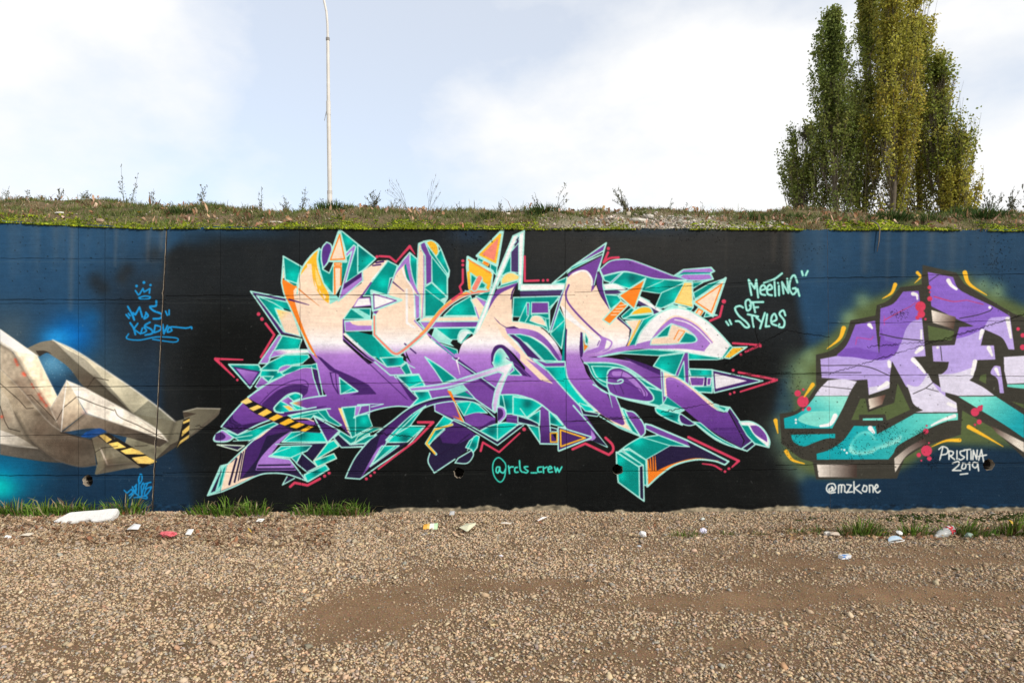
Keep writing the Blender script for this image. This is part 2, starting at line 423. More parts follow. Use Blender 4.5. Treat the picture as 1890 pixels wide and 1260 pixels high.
mottle('L', '0,95 240,265 370,530 430,425 850,640 1085,820 1030,855 520,980 0,905', .12, (60, 40), 78)
for P_, w_, a_ in (('340,165 500,240~ 720,385~ 860,480~ 1010,590~ 1130,690', 9, .8), ('0,97 120,182 240,267 300,392 370,530', 7, .6), ('430,427 560,482 850,640 1010,740~ 1083,818', 8, .8), ('240,267 100,242~ 62,224', 6, .8),
    ('495,530 550,637 720,690~ 1040,800', 6, .7), ('430,427 325,608', 5, .6), ('0,832 100,848~ 240,862', 6, .6), ('90,255 325,610 365,692', 6, .5), ('1185,627 1270,604 1424,608', 5, .6), ('0,350 130,480~ 300,680~ 400,758', 6, .35), ('622,972 500,980~ 330,920~ 200,820~', 5, .3)):
    line('L', '250/244/230', w_, P_, soft=5, alpha=a_)
for P_ in ('0,190 60,225~ 90,255 325,610', '610,405 860,645', '548,640 400,762', '100,640~ 200,820~ 330,920~', '1130,690 1080,830', '690,975 880,955'):
    line('L', '44/38/32', 16, P_, soft=16, alpha=.45)
rr = random.Random(3)
for k in range(240):
    x = rr.gauss(360, 90); y = rr.gauss(340, 60); dots('L', '190/214/226', f'{x:.0f},{y:.0f},{rr.uniform(.8,1.8):.1f}') if 270 < x < 470 and 270 < y < 430 and x-260 < (y-180)*1.2 and rr.random() < .35 else None
paint('''
K|=sky 14|1165,868 1190,905 1200,900 1230,850 1240,880 1290,850 1285,890
K|=sky 14|1195,930 1240,915~ 1290,920~ 1280,938~ 1215,942~ 1195,930
K|o@sky|1175,828,12 1238,798,13 1295,820,11
K|=sky 16|1085,1075 1110,1105
K|=sky 16|1105,1065 1120,1085
K|=sky 17|1100,1005 1130,1060~ 1155,1120 1140,1060~ 1165,1075 1200,1010 1225,1095
K|=sky 16|1260,1060~ 1240,1110~ 1275,1085~ 1255,1055~|
K|=sky 18|1345,955 1340,1000~ 1290,1005~ 1320,1040~ 1390,1070~ 1380,1105~ 1320,1110
K|=sky 14|1425,1045 1440,1080
K|=sky 14|1455,1035 1455,1075
K|=sky 17|1120,1145 1150,1190 1165,1245
K|=sky 15|1185,1150 1150,1200 1210,1240
K|=sky 15|1225,1190~ 1215,1235~ 1260,1215~ 1240,1185~
K|=sky 17|1290,1140 1245,1170~ 1300,1200~ 1310,1235~ 1250,1250
K|=sky 15|1335,1170 1325,1230 1375,1210~ 1385,1180~ 1335,1165
K|=sky 16|1400,1160 1410,1240 1440,1170
K|=sky 15|1455,1180~ 1440,1225~ 1480,1210~ 1470,1180~ 1600,1190~ 1645,1180~ 1650,1195
L|=sky 9|830,125 818,155~ 900,165~ 1010,145~ 1130,150~ 1150,165~ 1120,178~ 985,160
Q|=sky 25|1215,230 1185,330~ 1205,395~ 1245,320~ 1240,240~ 1215,230
Q|=sky 23|1195,330 1185,600
Q|=sky 27|1080,450 1120,560 1150,410 1115,450
Q|=sky 27|1150,480 1130,560 1180,600
Q|=sky 26|1265,380 1230,440 1240,600 1290,400
Q|=sky 25|1280,400 1400,370
Q|=sky 25|1340,400 1300,480
Q|=sky 25|1410,450 1330,480~ 1290,560~ 1310,600~ 1370,530~ 1410,460
Q|=sky 23|1110,640 1250,610 1330,620~ 1325,655~ 1250,640 1150,635
Q|=sky 23|935,510 985,560 1060,490 1090,540 1020,600 1100,570 1030,650
''')
# ---- right-hand piece: green airbrush, charcoal outline, pastel letters
fill('M', 'olive', '250,1300 240,1000~ 330,890~ 470,800~ 600,680~ 700,560~ 850,490~ 1000,420~ 1150,345 1480,330~ 1560,420~ 1700,470~ 1890,560 2300,640 2300,1500 1890,1560 1300,1540 1000,1720~ 620,1780 400,1770~ 230,1690~ 170,1560~ 150,1420~ 220,1330~', 7)
for x, y in ((740,520),(640,640),(360,920),(290,1010),(330,1100),(1700,450),(1600,410)):
    bloom('M', '128/158/118', x, y, 60, .7)
for x, y in ((250,940),(215,1040),(205,1230),(120,1400),(135,1560),(230,1720)):
    bloom('M', '84/104/84', x, y, 70, .45)
for x, y in ((230,1130),(170,1350),(140,1480),(180,1640),(300,1760)):
    bloom('M', '110/128/98', x, y, 50, .5)
paint('''
M|char|1168,265 1410,322 1465,400 1640,510~ 1815,612 2100,700 2300,1000 2300,1560 1890,1640 1660,1420 1450,1300 1440,1472 1180,1560~ 1040,1640 985,1785 410,1790 385,1665 300,1640~ 210,1570~ 165,1540 150,1325 270,1300~ 350,1220~ 410,1130 408,905 520,870~ 610,790~ 655,660 832,625 842,552 920,520~ 985,450~ 1008,425 1160,405
M|lil|440,935 560,912 750,880 880,840 1000,700 1145,640 1165,655 1190,915 1100,920 1200,1040 1240,1100 1330,1160 1330,1300 1050,1130 950,950 935,1055 930,1140 785,1190 775,1080 690,1085 450,1068
M|vio|690,690 830,662 855,890 868,575 960,540~ 1030,455 1140,450 1165,655 1100,665~ 1050,720~ 1010,830~ 930,930~ 800,940~ 680,920~ 555,910 630,830~
M|126/86/190|800,940~ 930,930~ 1000,840~ 900,800 870,700 855,890 700,850 620,860 560,910~ 680,922~
M|char|845,790 868,770 858,905
N|lav|495,160 600,152~ 700,168 665,222 640,270 400,270 440,215~
N|150/235/218>aqua@500,280>380,470|402,273 640,273 600,360 525,502 186,502 180,430 260,405~ 330,360~
N|132/226/212|280,440~ 320,400~ 400,380~ 540,380 560,400~ 500,470~ 430,490~ 330,470~
N|aqua|230,547 545,540 545,572 480,575~ 400,602~ 320,630~ 250,598~
N|lav|786,210 850,200~ 935,175 932,215 786,265
N|lav|1055,190 1140,200~ 1205,110 1240,180 1300,250~ 1410,320 1416,386 1112,388 1172,375 1105,330~ 1080,260
N|sea>20/168/178@1300,420>700,660|1112,397 1420,393 1420,442 1330,455~ 1180,520~ 1000,620~ 960,680~ 925,722 415,724 413,682 500,655~ 600,590~ 680,484 836,486 842,545 980,470~
''')
for q_, c_, sf in (('640,665 648,620 690,560~ 730,530~ 780,522~ 815,550~ 842,590 900,575 960,545 1000,545~ 1022,560~ 1005,600 940,625 900,640 850,650 810,680 740,690 670,688', '150/236/226', 1.2), ('652,610 700,550~ 780,532~ 830,585 900,560 1000,530 1010,560 900,610 830,640 760,668 690,668', '52/190/192', 3.5)):
    fill('N', c_, q_, sf)
paint('''
N|242/232/220>70/56/50@430,800>690,800|415,757 700,757 700,850 428,848
N|240/230/216>80/62/58@985,790>1180,590|966,715 1060,640~ 1180,570 1200,605 1060,690~ 972,815
N|242/230/214>110/80/70@790,330>890,300|782,292 905,262 880,332 790,366
N|sea|742,431 886,428 886,445 742,446
N|olive|990,180 1080,370 912,446 902,402 716,405 716,442 660,442 725,292 760,290 780,386 966,320
M|vio|1205,316 1385,352 1420,430~ 1500,480~ 1670,560~ 1790,628 1660,650 1540,705 1400,645 1230,560
M|lil|1430,708 1545,702 1660,640 1790,630 1822,868 1780,866 1740,790~ 1680,755~ 1610,725 1582,838 1676,838 1686,938 1558,942 1535,1030~ 1450,1070~ 1280,1060 1340,1010~ 1355,955 1245,952 1235,842 1396,835
M|vio|1430,708 1545,702 1640,650 1600,720 1490,770~ 1405,790
N|lav|1280,118 1400,110~ 1535,65 1530,130~ 1502,160 1600,210~ 1680,268 1420,270 1300,238
N|130/232/214>30/172/184@1560,300>1800,520|1422,276 1690,275 1890,405 1890,572 1740,470~
N|lil|1680,58~ 1722,62 1748,252 1718,252 1700,150~ 1652,110~
M|lav|1746,920 2000,905 2000,1100 1770,1112 1750,1020
N|sea|1770,190 2000,186 2000,230 1830,214~ 1770,206
M|245/234/222>90/70/60@1240,620>1390,690|1230,586 1405,636 1388,722 1240,676
N|80/62/54>244/234/220@1660,490>1840,610|1650,480 1890,600 1890,672 1700,540
M|olive|1205,696 1395,738 1375,802 1212,802
N|olive|1580,125 1622,115 1620,186 1570,160
N|olive|1800,310 1890,330 1890,360
M|o@red|1152,560,37 1158,615,27 1130,640,14 1187,650,9 1218,505,18 1215,425,14 1218,458,7 1847,720,13 1880,765,16 1880,850,20
N|o@red|315,310,41 278,252,23 357,362,16 318,225,9 316,368,9 1195,660,39 1140,690,16 1215,715,17 1190,522,20 1196,482,7 1212,605,7 1158,730,7 1540,385,30 1575,360,20 1570,455,18 1588,343,9 1540,475,9
M|=red 7>4|1250,490 1320,510~ 1390,525~ 1480,515 1600,545
M|=red 6>3|890,660 1000,600~ 1080,560 1120,530
M|=190/84/170 7|690,830 700,780 800,795 815,775
M|=190/84/170 7|895,690 895,630
M|=yellow 24>4|1130,320 1152,350~ 1110,395
M|=yellow 30>5|972,405 945,465~ 880,505
M|=yellow 34>5|605,715 575,790~ 485,862
M|=yellow 34>5|1468,320 1500,400~ 1625,480
N|=yellow 30>10|385,190 325,275
N|=yellow 30>8|120,445 137,535
N|=yellow 30>8|195,665 240,725~ 325,752
N|=yellow 30>6|1495,490 1620,560~ 1740,630
N|=yellow 28>5|1430,585 1330,590~ 1230,632
M|=wh 30>18|1350,375 1372,410~ 1408,436
M|=wh 28>12|1098,470 1125,478~ 1130,508
M|=wh 30>14|788,690 808,714
M|=wh 16|1158,730 1158,790
M|=wh 34>20|1160,855 1120,888
M|=wh 34>18|1100,938 1150,990~ 1182,1030
M|=wh 26|928,955 932,985
M|=wh 32>16|1592,735 1575,790
M|=wh 32>14|1638,855 1662,910
M|=wh 32>18|1772,650 1795,780
M|=wh 32>24|1540,952 1520,1040
M|o@wh|1645,567,11 1274,852,10
N|=wh 34>16|915,180 850,222
N|=wh 18>34|440,485 510,470~ 545,412
N|=wh 36>20|795,500 820,530
N|=wh 12>26|1230,480 1300,445~ 1395,412
N|=wh 26>14|1690,80 1710,125
N|=wh 24|1350,325 1400,345
N|o@wh|265,440,9 265,462,8 610,655,8 628,675,8 590,650,5
M|=44/40/40 5|440,980 750,985~ 940,1055
M|=44/40/40 5|450,1030 730,1030
M|=44/40/40 6|865,755 1000,785~ 1170,803
M|=44/40/40 5|1430,645 1560,620~ 1650,590 1665,570
M|=44/40/40 5|1295,845 1305,945
M|=44/40/40 4|1215,380 1280,335
N|=44/40/40 5|1100,255 1190,215 1240,175
N|=44/40/40 4|1190,215 1280,240
N|=44/40/40 4|450,200 660,222
N|=chalk 11|1290,725 1310,640
N|=chalk 11|1283,650 1310,630~ 1345,645~ 1340,680~ 1300,690
N|=chalk 11|1355,720 1355,660 1385,668~ 1380,690~ 1360,695 1395,722
N|=chalk 11|1412,660 1412,720
N|=chalk 11|1465,660 1435,665~ 1440,690~ 1465,705~ 1440,725~ 1425,718
N|=chalk 11|1462,654 1508,650
N|=chalk 11|1484,655 1484,722
N|=chalk 11|1512,662 1512,722
N|=chalk 11|1525,722 1528,656 1552,720 1556,655
N|=chalk 11|1566,727 1586,652 1602,738
N|=chalk 11|1565,700 1622,690
N|=chalk 11|1380,750 1420,735~ 1425,760~ 1380,800 1440,800
N|=chalk 11|1455,750~ 1445,785~ 1470,785~ 1475,755~ 1452,748
N|=chalk 11|1490,756 1502,744 1503,796
N|=chalk 11|1558,748 1532,742~ 1522,765~ 1540,782~ 1558,768 1559,746 1566,803
N|=chalk 11|1436,828 1488,822
N|=chalk 11|515,925~ 500,935~ 510,950~ 530,930~ 520,915~ 530,945~ 548,925~ 535,895~ 495,900~ 483,935~ 505,960~ 545,955
N|=chalk 11|568,960 570,905 590,905~ 588,955 592,905~ 612,910~ 612,950 628,958
N|=chalk 11|628,900 660,905 630,955 668,952
N|=chalk 11|678,880 680,960
N|=chalk 11|718,903 684,928 732,962
N|=chalk 11|750,908~ 738,940~ 765,950~ 770,915~ 748,905
N|=chalk 11|790,955 788,905 812,910~ 815,955
N|=chalk 11|832,930 850,915~ 838,900~ 825,930~ 845,958~ 865,945
''')
# ---- the big central piece: teal blocks behind, graded letters, mint can lines
paint('''
# left star and crown
A|teal*880,480,70|787,303 955,398 930,470 912,548 805,512|mint 13
A|teal|808,512 912,548 908,590|mint 10
A|teal*740,760,60|550,655 840,715 860,800 945,1020 790,975|mint 13
A|=mint 10|560,660 700,720 785,772
A|ly>peach@760,790>820,850|715,770 870,800 945,1020 800,985|mint 13
A|bk|790,768 860,793 855,800 800,785
A|teal*880,1070,80|780,1012 955,1045 930,1130 705,1148|mint 13
A|lp|745,1008 780,1012 705,1148 650,1262 570,1262|mint 12
A|wh>lp@800,1140>760,1195|700,1148 760,1137 1000,1137 1060,1190 1010,1165 800,1182 660,1215|mint 10
A|tb_1000,1250,40|660,1262 800,1184 1000,1182 1024,1204 930,1275 700,1300|mint 11
A|bk|955,1065 990,1130 935,1130
A|bk|965,1262 1024,1204 1080,1245 1080,1262
A|dp|512,622 840,690 1018,738 800,706 545,645 790,985 945,1022 760,995|mint 0.1
A|=mint 13|762,1002 495,617 835,682
A|=mint 11|800,972 548,653 840,716
A|teal*1170,560,30|1110,232 1135,262 1140,420 1200,455 1240,360 1250,600 1232,645 1150,545 1115,430 1095,330|mint 12
A|88/52/140|1175,178 1215,200~ 1222,262~ 1190,352~ 1145,412 1128,330~ 1135,232~|mint 13
A|teal*1375,160,50_1500,330,70_1540,300,40|1292,62 1475,212 1560,280~ 1615,325 1500,440 1340,545 1430,215 1350,275|mint 13
A|teal|1345,300 1395,260 1370,360 1305,560 1312,365
# letter 1 body
A|LET|915,600 925,500~ 965,390~ 1040,290~ 1110,232 1095,330 1115,430~ 1150,540~ 1200,640 1205,720 1290,690 1490,545 1500,440 1634,345 1724,340 1574,540 1454,700 1320,870 1325,1065 B:1551,58 1604,40 1744,155 1804,165 1990,365 1920,437 1800,432~ 1654,455~ 1551,500 1420,530 1480,430 1280,450 1395,705 1190,500 1170,458 900,520 900,480 950,360 1110,330 1170,335 1110,220 A:1085,1262 1020,1165 950,1000~ 880,830 830,640 905,580
A|orange|775,430 790,512 905,578 880,612 890,700~ 925,820~ 990,1000~ 1070,1165 1100,1228 1040,1150~ 940,960~ 860,780~ 805,650~ 772,540
A|peach|785,320 798,505 780,500 776,440
A|=orange 12>3|895,570 1000,660 1110,748
A|=190/120/90 5>2|950,615 1110,748
A|=dp 16>5|840,690 1018,738
A|=mint 13|790,305 772,540 800,655~ 860,785~ 940,965~ 1030,1145~ 1060,1180
A|yellow|935,485 975,400~ 1040,312~ 1100,240 1088,330~ 1102,440~ 1160,570~ 1200,655 1195,725 1150,690~ 1085,600~ 1045,490~ 1030,372 985,420
A|peach|1000,372 1042,374 1050,480~ 1068,580~ 1052,580~ 1015,470~
A|ly|1075,400 1098,460~ 1130,560~ 1095,560~ 1078,480~
A|peach|1062,500 1085,560 1098,605 1080,590~
A|peach|1108,590 1132,640 1112,632
A|peach|1140,630 1172,668 1160,690 1138,668
A|=yellow 6|1100,590 1112,640
A|=yellow 6|1135,625 1150,690
A|=mint 13|912,640 918,580~ 930,490~ 968,388~ 1042,290~ 1112,232 1092,330~ 1112,430~ 1150,545~ 1210,640
A|ml|1200,640 1255,640 1295,690 1260,705 1205,735
A|lp|1345,280 1420,203 1438,218 1345,545 1495,440 1500,520 1280,705 1400,260 1350,315|mint 12
A|dp|1325,602 1335,552 1490,447 1487,490
A|peach|1238,358 1312,358 1302,570 1255,650 1232,650|mint 8
A|=orange 12|1248,365 1305,365 1305,385 1248,385 1248,365
A|=orange 13|1302,560 1305,402 1245,402 1250,640
A|peach|1292,62 1352,352 1195,345|mint 22
A|=orange 11|1293,110 1337,328 1210,335 1293,110
A|o@red|567,820,17 598,865,17
A|=red 22|630,905 708,1005 588,1205
A|=red 14>22|425,1228 182,1220
B|=red 30>14|182,10 350,172
B|o@red|377,197,12
# left column of blocks
B|teal*500,60,40|300,58 565,62 600,118 490,272|mint 14
B|lp>pu@450,100>490,240|348,84 572,125 490,252|dp 12
B|tb_660,70,50|580,108 660,42 800,-26 1010,-30 1020,0 960,48 870,62~ 780,85~ 740,112|mint 12
B|tb_690,140,50|592,112 740,112 800,155 655,215 580,160|mint 12
B|teal|600,165 700,165 655,215|mint 10
B|lp>pu@600,180>600,270|590,165 650,215 700,205 560,272 535,255|mint 10
B|lp|738,130 760,85~ 820,63~ 872,70 800,112~|mint 11
B|teal*960,70,40|870,72 1040,62 1082,50 1095,105 1040,90~ 960,90~ 880,125~ 790,152 770,135|mint 10
B|bk|968,47 1022,0 1087,46
B|LET|1040,95 960,98~ 800,160~ 570,285~ 430,390~ 310,520~ 230,615 380,688 560,595~ 700,550~ 900,500 1170,458 1290,450 1300,380 1130,335 1110,330
B|dp|600,410 700,320~ 760,280~ 840,248~ 940,240~ 1005,258~ 1005,310~ 950,362 950,330 900,312~ 830,330~ 760,385~ 705,445~ 720,478~ 790,490~ 1080,440 1180,430 1000,480~ 820,512~ 700,490 600,430
B|=dp 7|580,408 700,290~ 850,212~ 960,196~ 1010,235~ 1000,300
B|tb_730,440,50|705,447 760,385~ 830,330~ 900,312~ 950,335~ 940,362~ 880,388 850,405 990,452 860,478 790,488~ 725,480~|mint 13
B|lp>pu@800,360>860,400|762,385 832,345 880,388 850,405 905,460 850,430|mint 9
B|teal*900,340,30|830,342 900,314~ 950,338~ 940,362 880,385|mint 10
B|253/200/90|785,428 838,425 888,466 842,472|mint 7
B|253/200/90>118/70/160@880,400>960,420|850,404 1000,380 1100,400 985,450|
B|=mint 13|1170,335 1000,360~ 850,404 990,454
B|=mint 12|1082,440 880,478~ 790,490~ 722,482~ 704,448~ 760,385~ 830,328~ 900,312~ 952,330~ 948,362
B|dp|1055,98 1087,105 1130,322 1105,325
B|=mint 11|1040,80 1060,180 1110,330
B|=mint 11|1085,50 1115,190~ 1142,330
B|=mint 13|800,155 640,235 560,290~ 470,350~
B|=dp 12>4|800,490 1000,470 1175,432
B|=mint 12|830,515 1000,480~ 1175,455 1210,455
B|dp|1085,-20 1130,0 1250,100 1400,165~ 1551,240 1625,325 1380,335 1460,308 1450,290 1290,172 1285,150 1200,110
B|=dp 11|1208,132 1235,240~ 1280,318
B|=dp 8|1208,132 1255,130 1265,240 1280,318
B|teal*1390,260,50|1290,175 1455,298 1300,322|mint 12
B|=mint 8|1320,315 1400,275
# lower left
B|teal*900,540,60|840,520 1050,475 1170,462 1200,520 1310,600 1280,610 1060,512 1040,540 880,540|mint 10
B|=mint 8|850,545 1090,490
B|=mint 8|1100,480 1190,570
B|pu|880,560 1060,560 1090,605 1020,600
B|=peach 10|880,545 980,540~ 1060,565
B|52/28/84|240,612 345,470 340,545~ 420,600 640,560 560,592~ 380,683
B|=96/56/140 4|290,540 300,590 340,600 350,640 420,610 430,650
B|=96/56/140 4|320,520 330,570 370,590 400,580
B|=96/56/140 4|260,620 300,600 340,640 380,640
B|=mint 14|560,283 430,392~ 310,522~ 232,615 380,690 560,597~ 700,545~
B|teal*560,660,60|245,640 378,692 600,610~ 700,575 740,590 620,660 520,720~ 440,760~ 350,712|mint 9
B|bk|345,745 490,735 440,790 380,800
B|=mint 9|350,715 510,690
B|=mint 9|340,742 490,735
B|nv|195,775 440,785 380,828|216/240/220 11
B|lp|243,640 190,680~ 165,725~ 190,748~ 290,745~ 345,712|mint 14
B|dp|185,680 235,665~ 275,705~ 240,735~ 185,735~ 180,705~
B|nv|750,590 620,665~ 450,805~ 290,955 230,965 110,1230 240,1195 370,1140~ 560,1050~ 680,1030~ 830,1042~ 1000,1105 860,905 680,880 760,760~ 880,655 860,625
B|dp|750,590 620,665~ 450,805~ 410,1085 560,900 640,700 860,650
B|peach|742,592 600,675~ 455,805~ 330,930 290,955 230,1190 370,1132~ 540,1050 405,1085 460,810~ 600,700~ 660,650~
B|lp|872,645 745,730~ 640,830~ 570,920~ 540,1006 905,1006 850,910 665,882 760,760~
B|=nv 14|568,960 850,955
B|=nv 15|555,992 885,990
B|=nv 18|370,900 305,1130
B|=nv 16|412,855 352,1108
B|=nv 9|432,838 385,1095
B|=nv 7|452,818 402,1085
B|ml|232,968 288,955 232,1188 112,1228
B|teal|255,990 275,970 235,1130 205,1170
B|nv|245,985 180,1190 140,1205
B|=mint 13|742,590 600,670~ 450,800~ 290,950 228,965 110,1230 240,1195 370,1140~ 560,1050~ 680,1030~ 830,1042~ 1000,1100
B|tb_1000,800,60|690,862 770,790 1052,780 1000,830 855,892 670,872|mint 12
B|tb_950,680,60|775,752 860,665 960,655 1170,670 1175,750|mint 11
B|nv|722,775 1180,760 1060,917 985,860 1052,780
B|=mint 10|720,772 1180,758
B|=mint 9|785,752 975,662
B|=mint 9|690,855 850,800
B|teal*930,860,50|858,890 960,842 905,938|mint 11
B|nv|955,850 1095,972 1000,1020 905,942|mint 12
B|tb_1080,1020,40|1000,1100 975,1045 1165,955 1197,995 1010,1105|mint 13
B|tb_1150,890,40|1095,972 1060,920 1240,855 1265,898|200/240/220 12
B|tb|1185,760 1240,735 1285,790 1060,920|200/240/220 12
B|=mint 13|660,880 845,905 1000,1105
B|52/28/84>92/54/134@1100,560>1190,740|1058,517 1292,650 1185,757|mint 14
B|ly>peach@1280,450>1380,680|1280,450 1312,450 1405,710 1365,660
B|teal*1510,580,60|1312,445 1475,430 1420,535 1555,500 1560,640 1400,712|mint 13
B|pu|1480,430 1560,420 1560,500 1425,530|mint 9
B|nv|1240,715 1280,680 1385,775 1530,765 1520,795 1308,800|mint 12
B|teal|1300,655 1400,715 1560,625 1560,690 1390,768 1280,680|mint 12
B|bk|455,350 410,390 470,440~ 530,490~ 740,582 850,625~ 960,657 1118,667 1128,625 1040,610 800,530 600,430
B|ly>yellow@500,360>700,600|470,355 515,395 455,416 405,396
B|ly>yellow@500,360>700,600|560,420 605,440 522,476 480,452
B|ly>yellow@500,360>700,600|640,455 690,485 612,526 555,506
B|ly>yellow@500,360>700,600|735,502 790,525 706,566 652,547
B|ly>yellow@500,360>700,600|840,540 892,568 806,606 745,590
B|ly>yellow@500,360>700,600|930,578 986,595 906,634 845,616
B|ly>yellow@500,360>700,600|1022,606 1062,615 986,660 932,652
B|=60/40/80 5|530,492 740,584 850,627~ 960,659 1118,669
B|52/28/84>92/54/134@1100,560>1190,740|1058,517 1292,650 1185,757|mint 14
B|nv|780,1135 822,1060 890,1075
B|=mint 11|890,1075 780,1135 822,1060
B|=red 24|850,1150 890,1115 1005,1138 1115,1080
B|o@red|1158,1055,15 1198,1028,15
# centre left: blocks between the letters
C|teal*100,330,60_60,260,60|0,200 162,325 45,430 0,455|mint 12
C|=dp 16|165,362 230,350
C|=dp 13|135,387 205,378
C|=wh 12|265,345 130,510
C|teal*230,540,60|270,345 355,388 325,492 290,500 265,655 50,658 120,540|mint 12
C|=pu 14|120,540 50,640 0,700
C|teal|-128,866 -62,772 115,770 112,862|mint 10
C|ml|-62,775 0,772 112,835 112,872 60,860
C|lp|-118,888 128,870 128,968 -112,975|mint 9
C|peach|-75,884 128,872 128,924 0,924 -45,912
C|=mint 10|-122,882 128,868
C|=pu 12|-128,870 -128,1050
C|teal*300,1150,90|0,1003 145,1012 330,1190 380,1190 440,1262 D:420,40 380,72 262,80 200,0 C:120,1200 0,1095|mint 12
C|LET|-134,1000 -110,985 160,1225 D:262,80 390,85 425,150 290,158 150,42
C|teal*250,1180,90|-112,988 0,978 145,1012 D:200,0 262,78 160,-10
C|=dp 9|-128,1050 0,1150 D:150,30
C|=mint 10|-112,988 100,1180 D:262,80 395,72
C|=lp 8|-130,1030 60,1200 D:270,120
# letter 2 (tall stem), pillar and bars
C|teal*700,620,60|600,580 660,540 800,670 775,722 770,790 720,838 600,842|mint 11
C|teal*740,600,50|660,300 800,480 800,665 665,535|mint 11
C|peach|545,190 590,172 600,560 588,862 560,872 555,650 525,600 540,250|mint 12
C|=lp 7|590,300 592,560 575,860
C|pu|560,195 600,172 640,270~ 662,300 662,532 610,562 605,300 570,240~|mint 9
C|teal|600,175 700,310 810,470 800,480 650,290|mint 10
C|teal*770,330,40|720,270 745,240 818,430 808,470 700,310|mint 12
C|yellow|610,178 660,163~ 710,200~ 722,268~ 700,306 650,240~|mint 12
C|ml+770,680,30|740,690 800,665 775,725
C|=mint 9|605,595 778,728
C|=mint 12|543,205 590,170 660,163~ 715,195~ 745,240 820,430 815,480 803,505 803,680 772,730
C|peach|595,850 1075,840 1090,885 540,887|mint 10
C|lp>pu@560,890>900,930|550,888 1090,885 1072,937 700,942 600,952|mint 10
C|teal*900,780,80|770,835 860,745 1010,660 1065,835|mint 11
C|teal|1055,660 1195,600 1155,705|mint 10
C|teal*760,1000,60|690,945 1065,942 1035,1000 980,960~ 920,970~ 890,1050 830,1050|mint 11
C|ml+760,1000,60|690,940 865,1075 872,1112 655,1045|mint 8
C|teal|660,1055 890,1140 900,1240 720,1120|mint 10
C|dp|650,1062 880,1215 890,1262 640,1090
C|bk|832,1080 850,1052 890,1052 938,1102 890,1138
C|228/244/244|900,1065 900,1010~ 940,968~ 992,965 1015,990 925,1080|mint 13
C|teal|925,1080 985,1000 1015,1000
C|peach|1060,670 1150,718 1090,875 1050,760 1010,692|mint 10
C|lp|1060,668 1152,716 1130,756
C|=lp 10|1050,760 1088,870
C|LET|465,270 400,340~ 345,430~ 318,520 270,650 140,830 145,1005 330,1180 400,1160 480,1262 D:430,-60 440,0 385,75 390,95 430,155 545,145 C:605,1450 635,1500 660,1572 690,1687 960,1802 860,1602 1050,1577 1225,1697 1240,1482 880,1220 660,1050 590,960 520,880 555,850 550,650 500,560~ 470,400
C|teal*500,330,30|470,275 532,330 528,600 490,485~ 468,370|mint 11
C|lp|465,272 395,350~ 340,440~ 318,540 350,455~ 432,368 425,400~ 445,500~ 530,640 557,660 530,600~ 485,480~ 462,340
C|teal|432,370 418,400~ 440,500~ 470,535 445,430
C|=wh 14|400,410 430,500~ 500,620~ 510,850
C|=wh 20|438,600 440,900 510,940
C|lp|508,640 553,662 553,850 520,870|mint 8
C|=dp 12>5|300,510 262,650
C|=dp 12>5|310,530 415,618
C|=mint 13|265,655 310,520~ 345,430~ 400,345~ 465,270 530,330
C|=mint 10|140,790 138,1000
C|=lp 16|510,880 590,965 700,1060 D:890,0
C|=mint 10|520,880 600,965
C|pu|140,800 190,790 150,840
C|=dp 12|420,1085 520,1170
C|wh|5,682 105,675 118,742 -38,757|lp 8
C|wh|122,612 390,695 136,790|mint 22
C|=pu 9|142,642 345,700 147,775 142,642
# rope
C|=mint 34>54|148,830 148,1005 250,1110~ 330,1175~ 400,1150~ 600,980~ 740,800~ 870,690~ 1000,630~ 1170,597
C|=salmon 16>36|148,840 150,1005 250,1105~ 330,1172~ 400,1148~ 600,975~ 740,800~ 870,690~ 1000,630~ 1165,603
C|=253/168/70 14|560,1000 600,962~ 735,788~ 865,680~ 1000,620~ 1165,596
# arrow up right
C|teal|1080,310 1128,335 1115,362 1072,342|mint 9
C|teal|1188,370 1248,390 1240,475 1185,412|mint 11
C|yellow|985,312 1205,438 1192,562 1160,600 1000,588 980,400|mint 26
C|=245/150/70 13|990,335 1190,455 1180,570
C|teal|1010,455 1150,560 1132,592 1010,592|ml 16
C|=mint 64|1088,510 1045,590
C|=salmon 42|1090,500 1045,590
C|=yellow 24|990,450 1000,590
C|=yellow 24|1165,590 1190,470
C|orange|1130,330 1182,357 1165,392 1120,367|253/200/90 8
C|salmon|1298,68 1245,388 1068,300|mint 26
C|=yellow 18|1275,110 1232,358 1095,290 1275,110
C|=mint 10|960,610 1010,630
# spike and letter 3
C|teal*1270,520,50|1370,290 1370,442 1285,480 1245,590 1290,440|mint 10
C|teal|1285,560 1445,515 1425,540 1245,592|mint 10
C|wh|1390,122 1445,102 1372,270 1300,440 1230,585 1170,765 1090,965 1035,1010 1090,870 1160,700 1250,460|mint 13
C|wh|1445,105 1490,75 1470,560 1600,557 1600,608 1440,600 1440,450 1440,180|mint 11
C|stripe|1370,265 1440,185 1440,452 1370,442|mint 8
C|stripe|1415,163 1442,128 1442,145 1425,165
C|stripe|1395,205 1442,158 1442,182 1405,205
C|ly|1285,558 1285,508~ 1325,460~ 1385,450~ 1450,482 1440,512|mint 13
C|=mint 13|1465,562 1490,75 1390,122
C|LET|1430,540 1250,600 1170,790 1090,960 1040,1010 940,1080~ 890,1220 900,1270 D:890,10 1230,95 C:1205,1250 1230,1120~ 1300,1100~ 1400,1180~ 1500,1300 D:1480,160 1500,340 F:0,320 120,350~ 240,440~ 390,590~ 560,650 720,735 600,560~ 480,370 210,90 100,20 E:400,1240 375,1200 320,1080~ 210,960~ 100,905~ C:1385,872 1380,700~ 1405,600~
D|LET|870,-40 1235,0 1235,110 1000,165 900,185 860,60
D|LET|1110,185 1258,122 1305,140 1240,290 1200,300
D|LET|1262,335 1330,165 1382,40 1530,165 1530,350
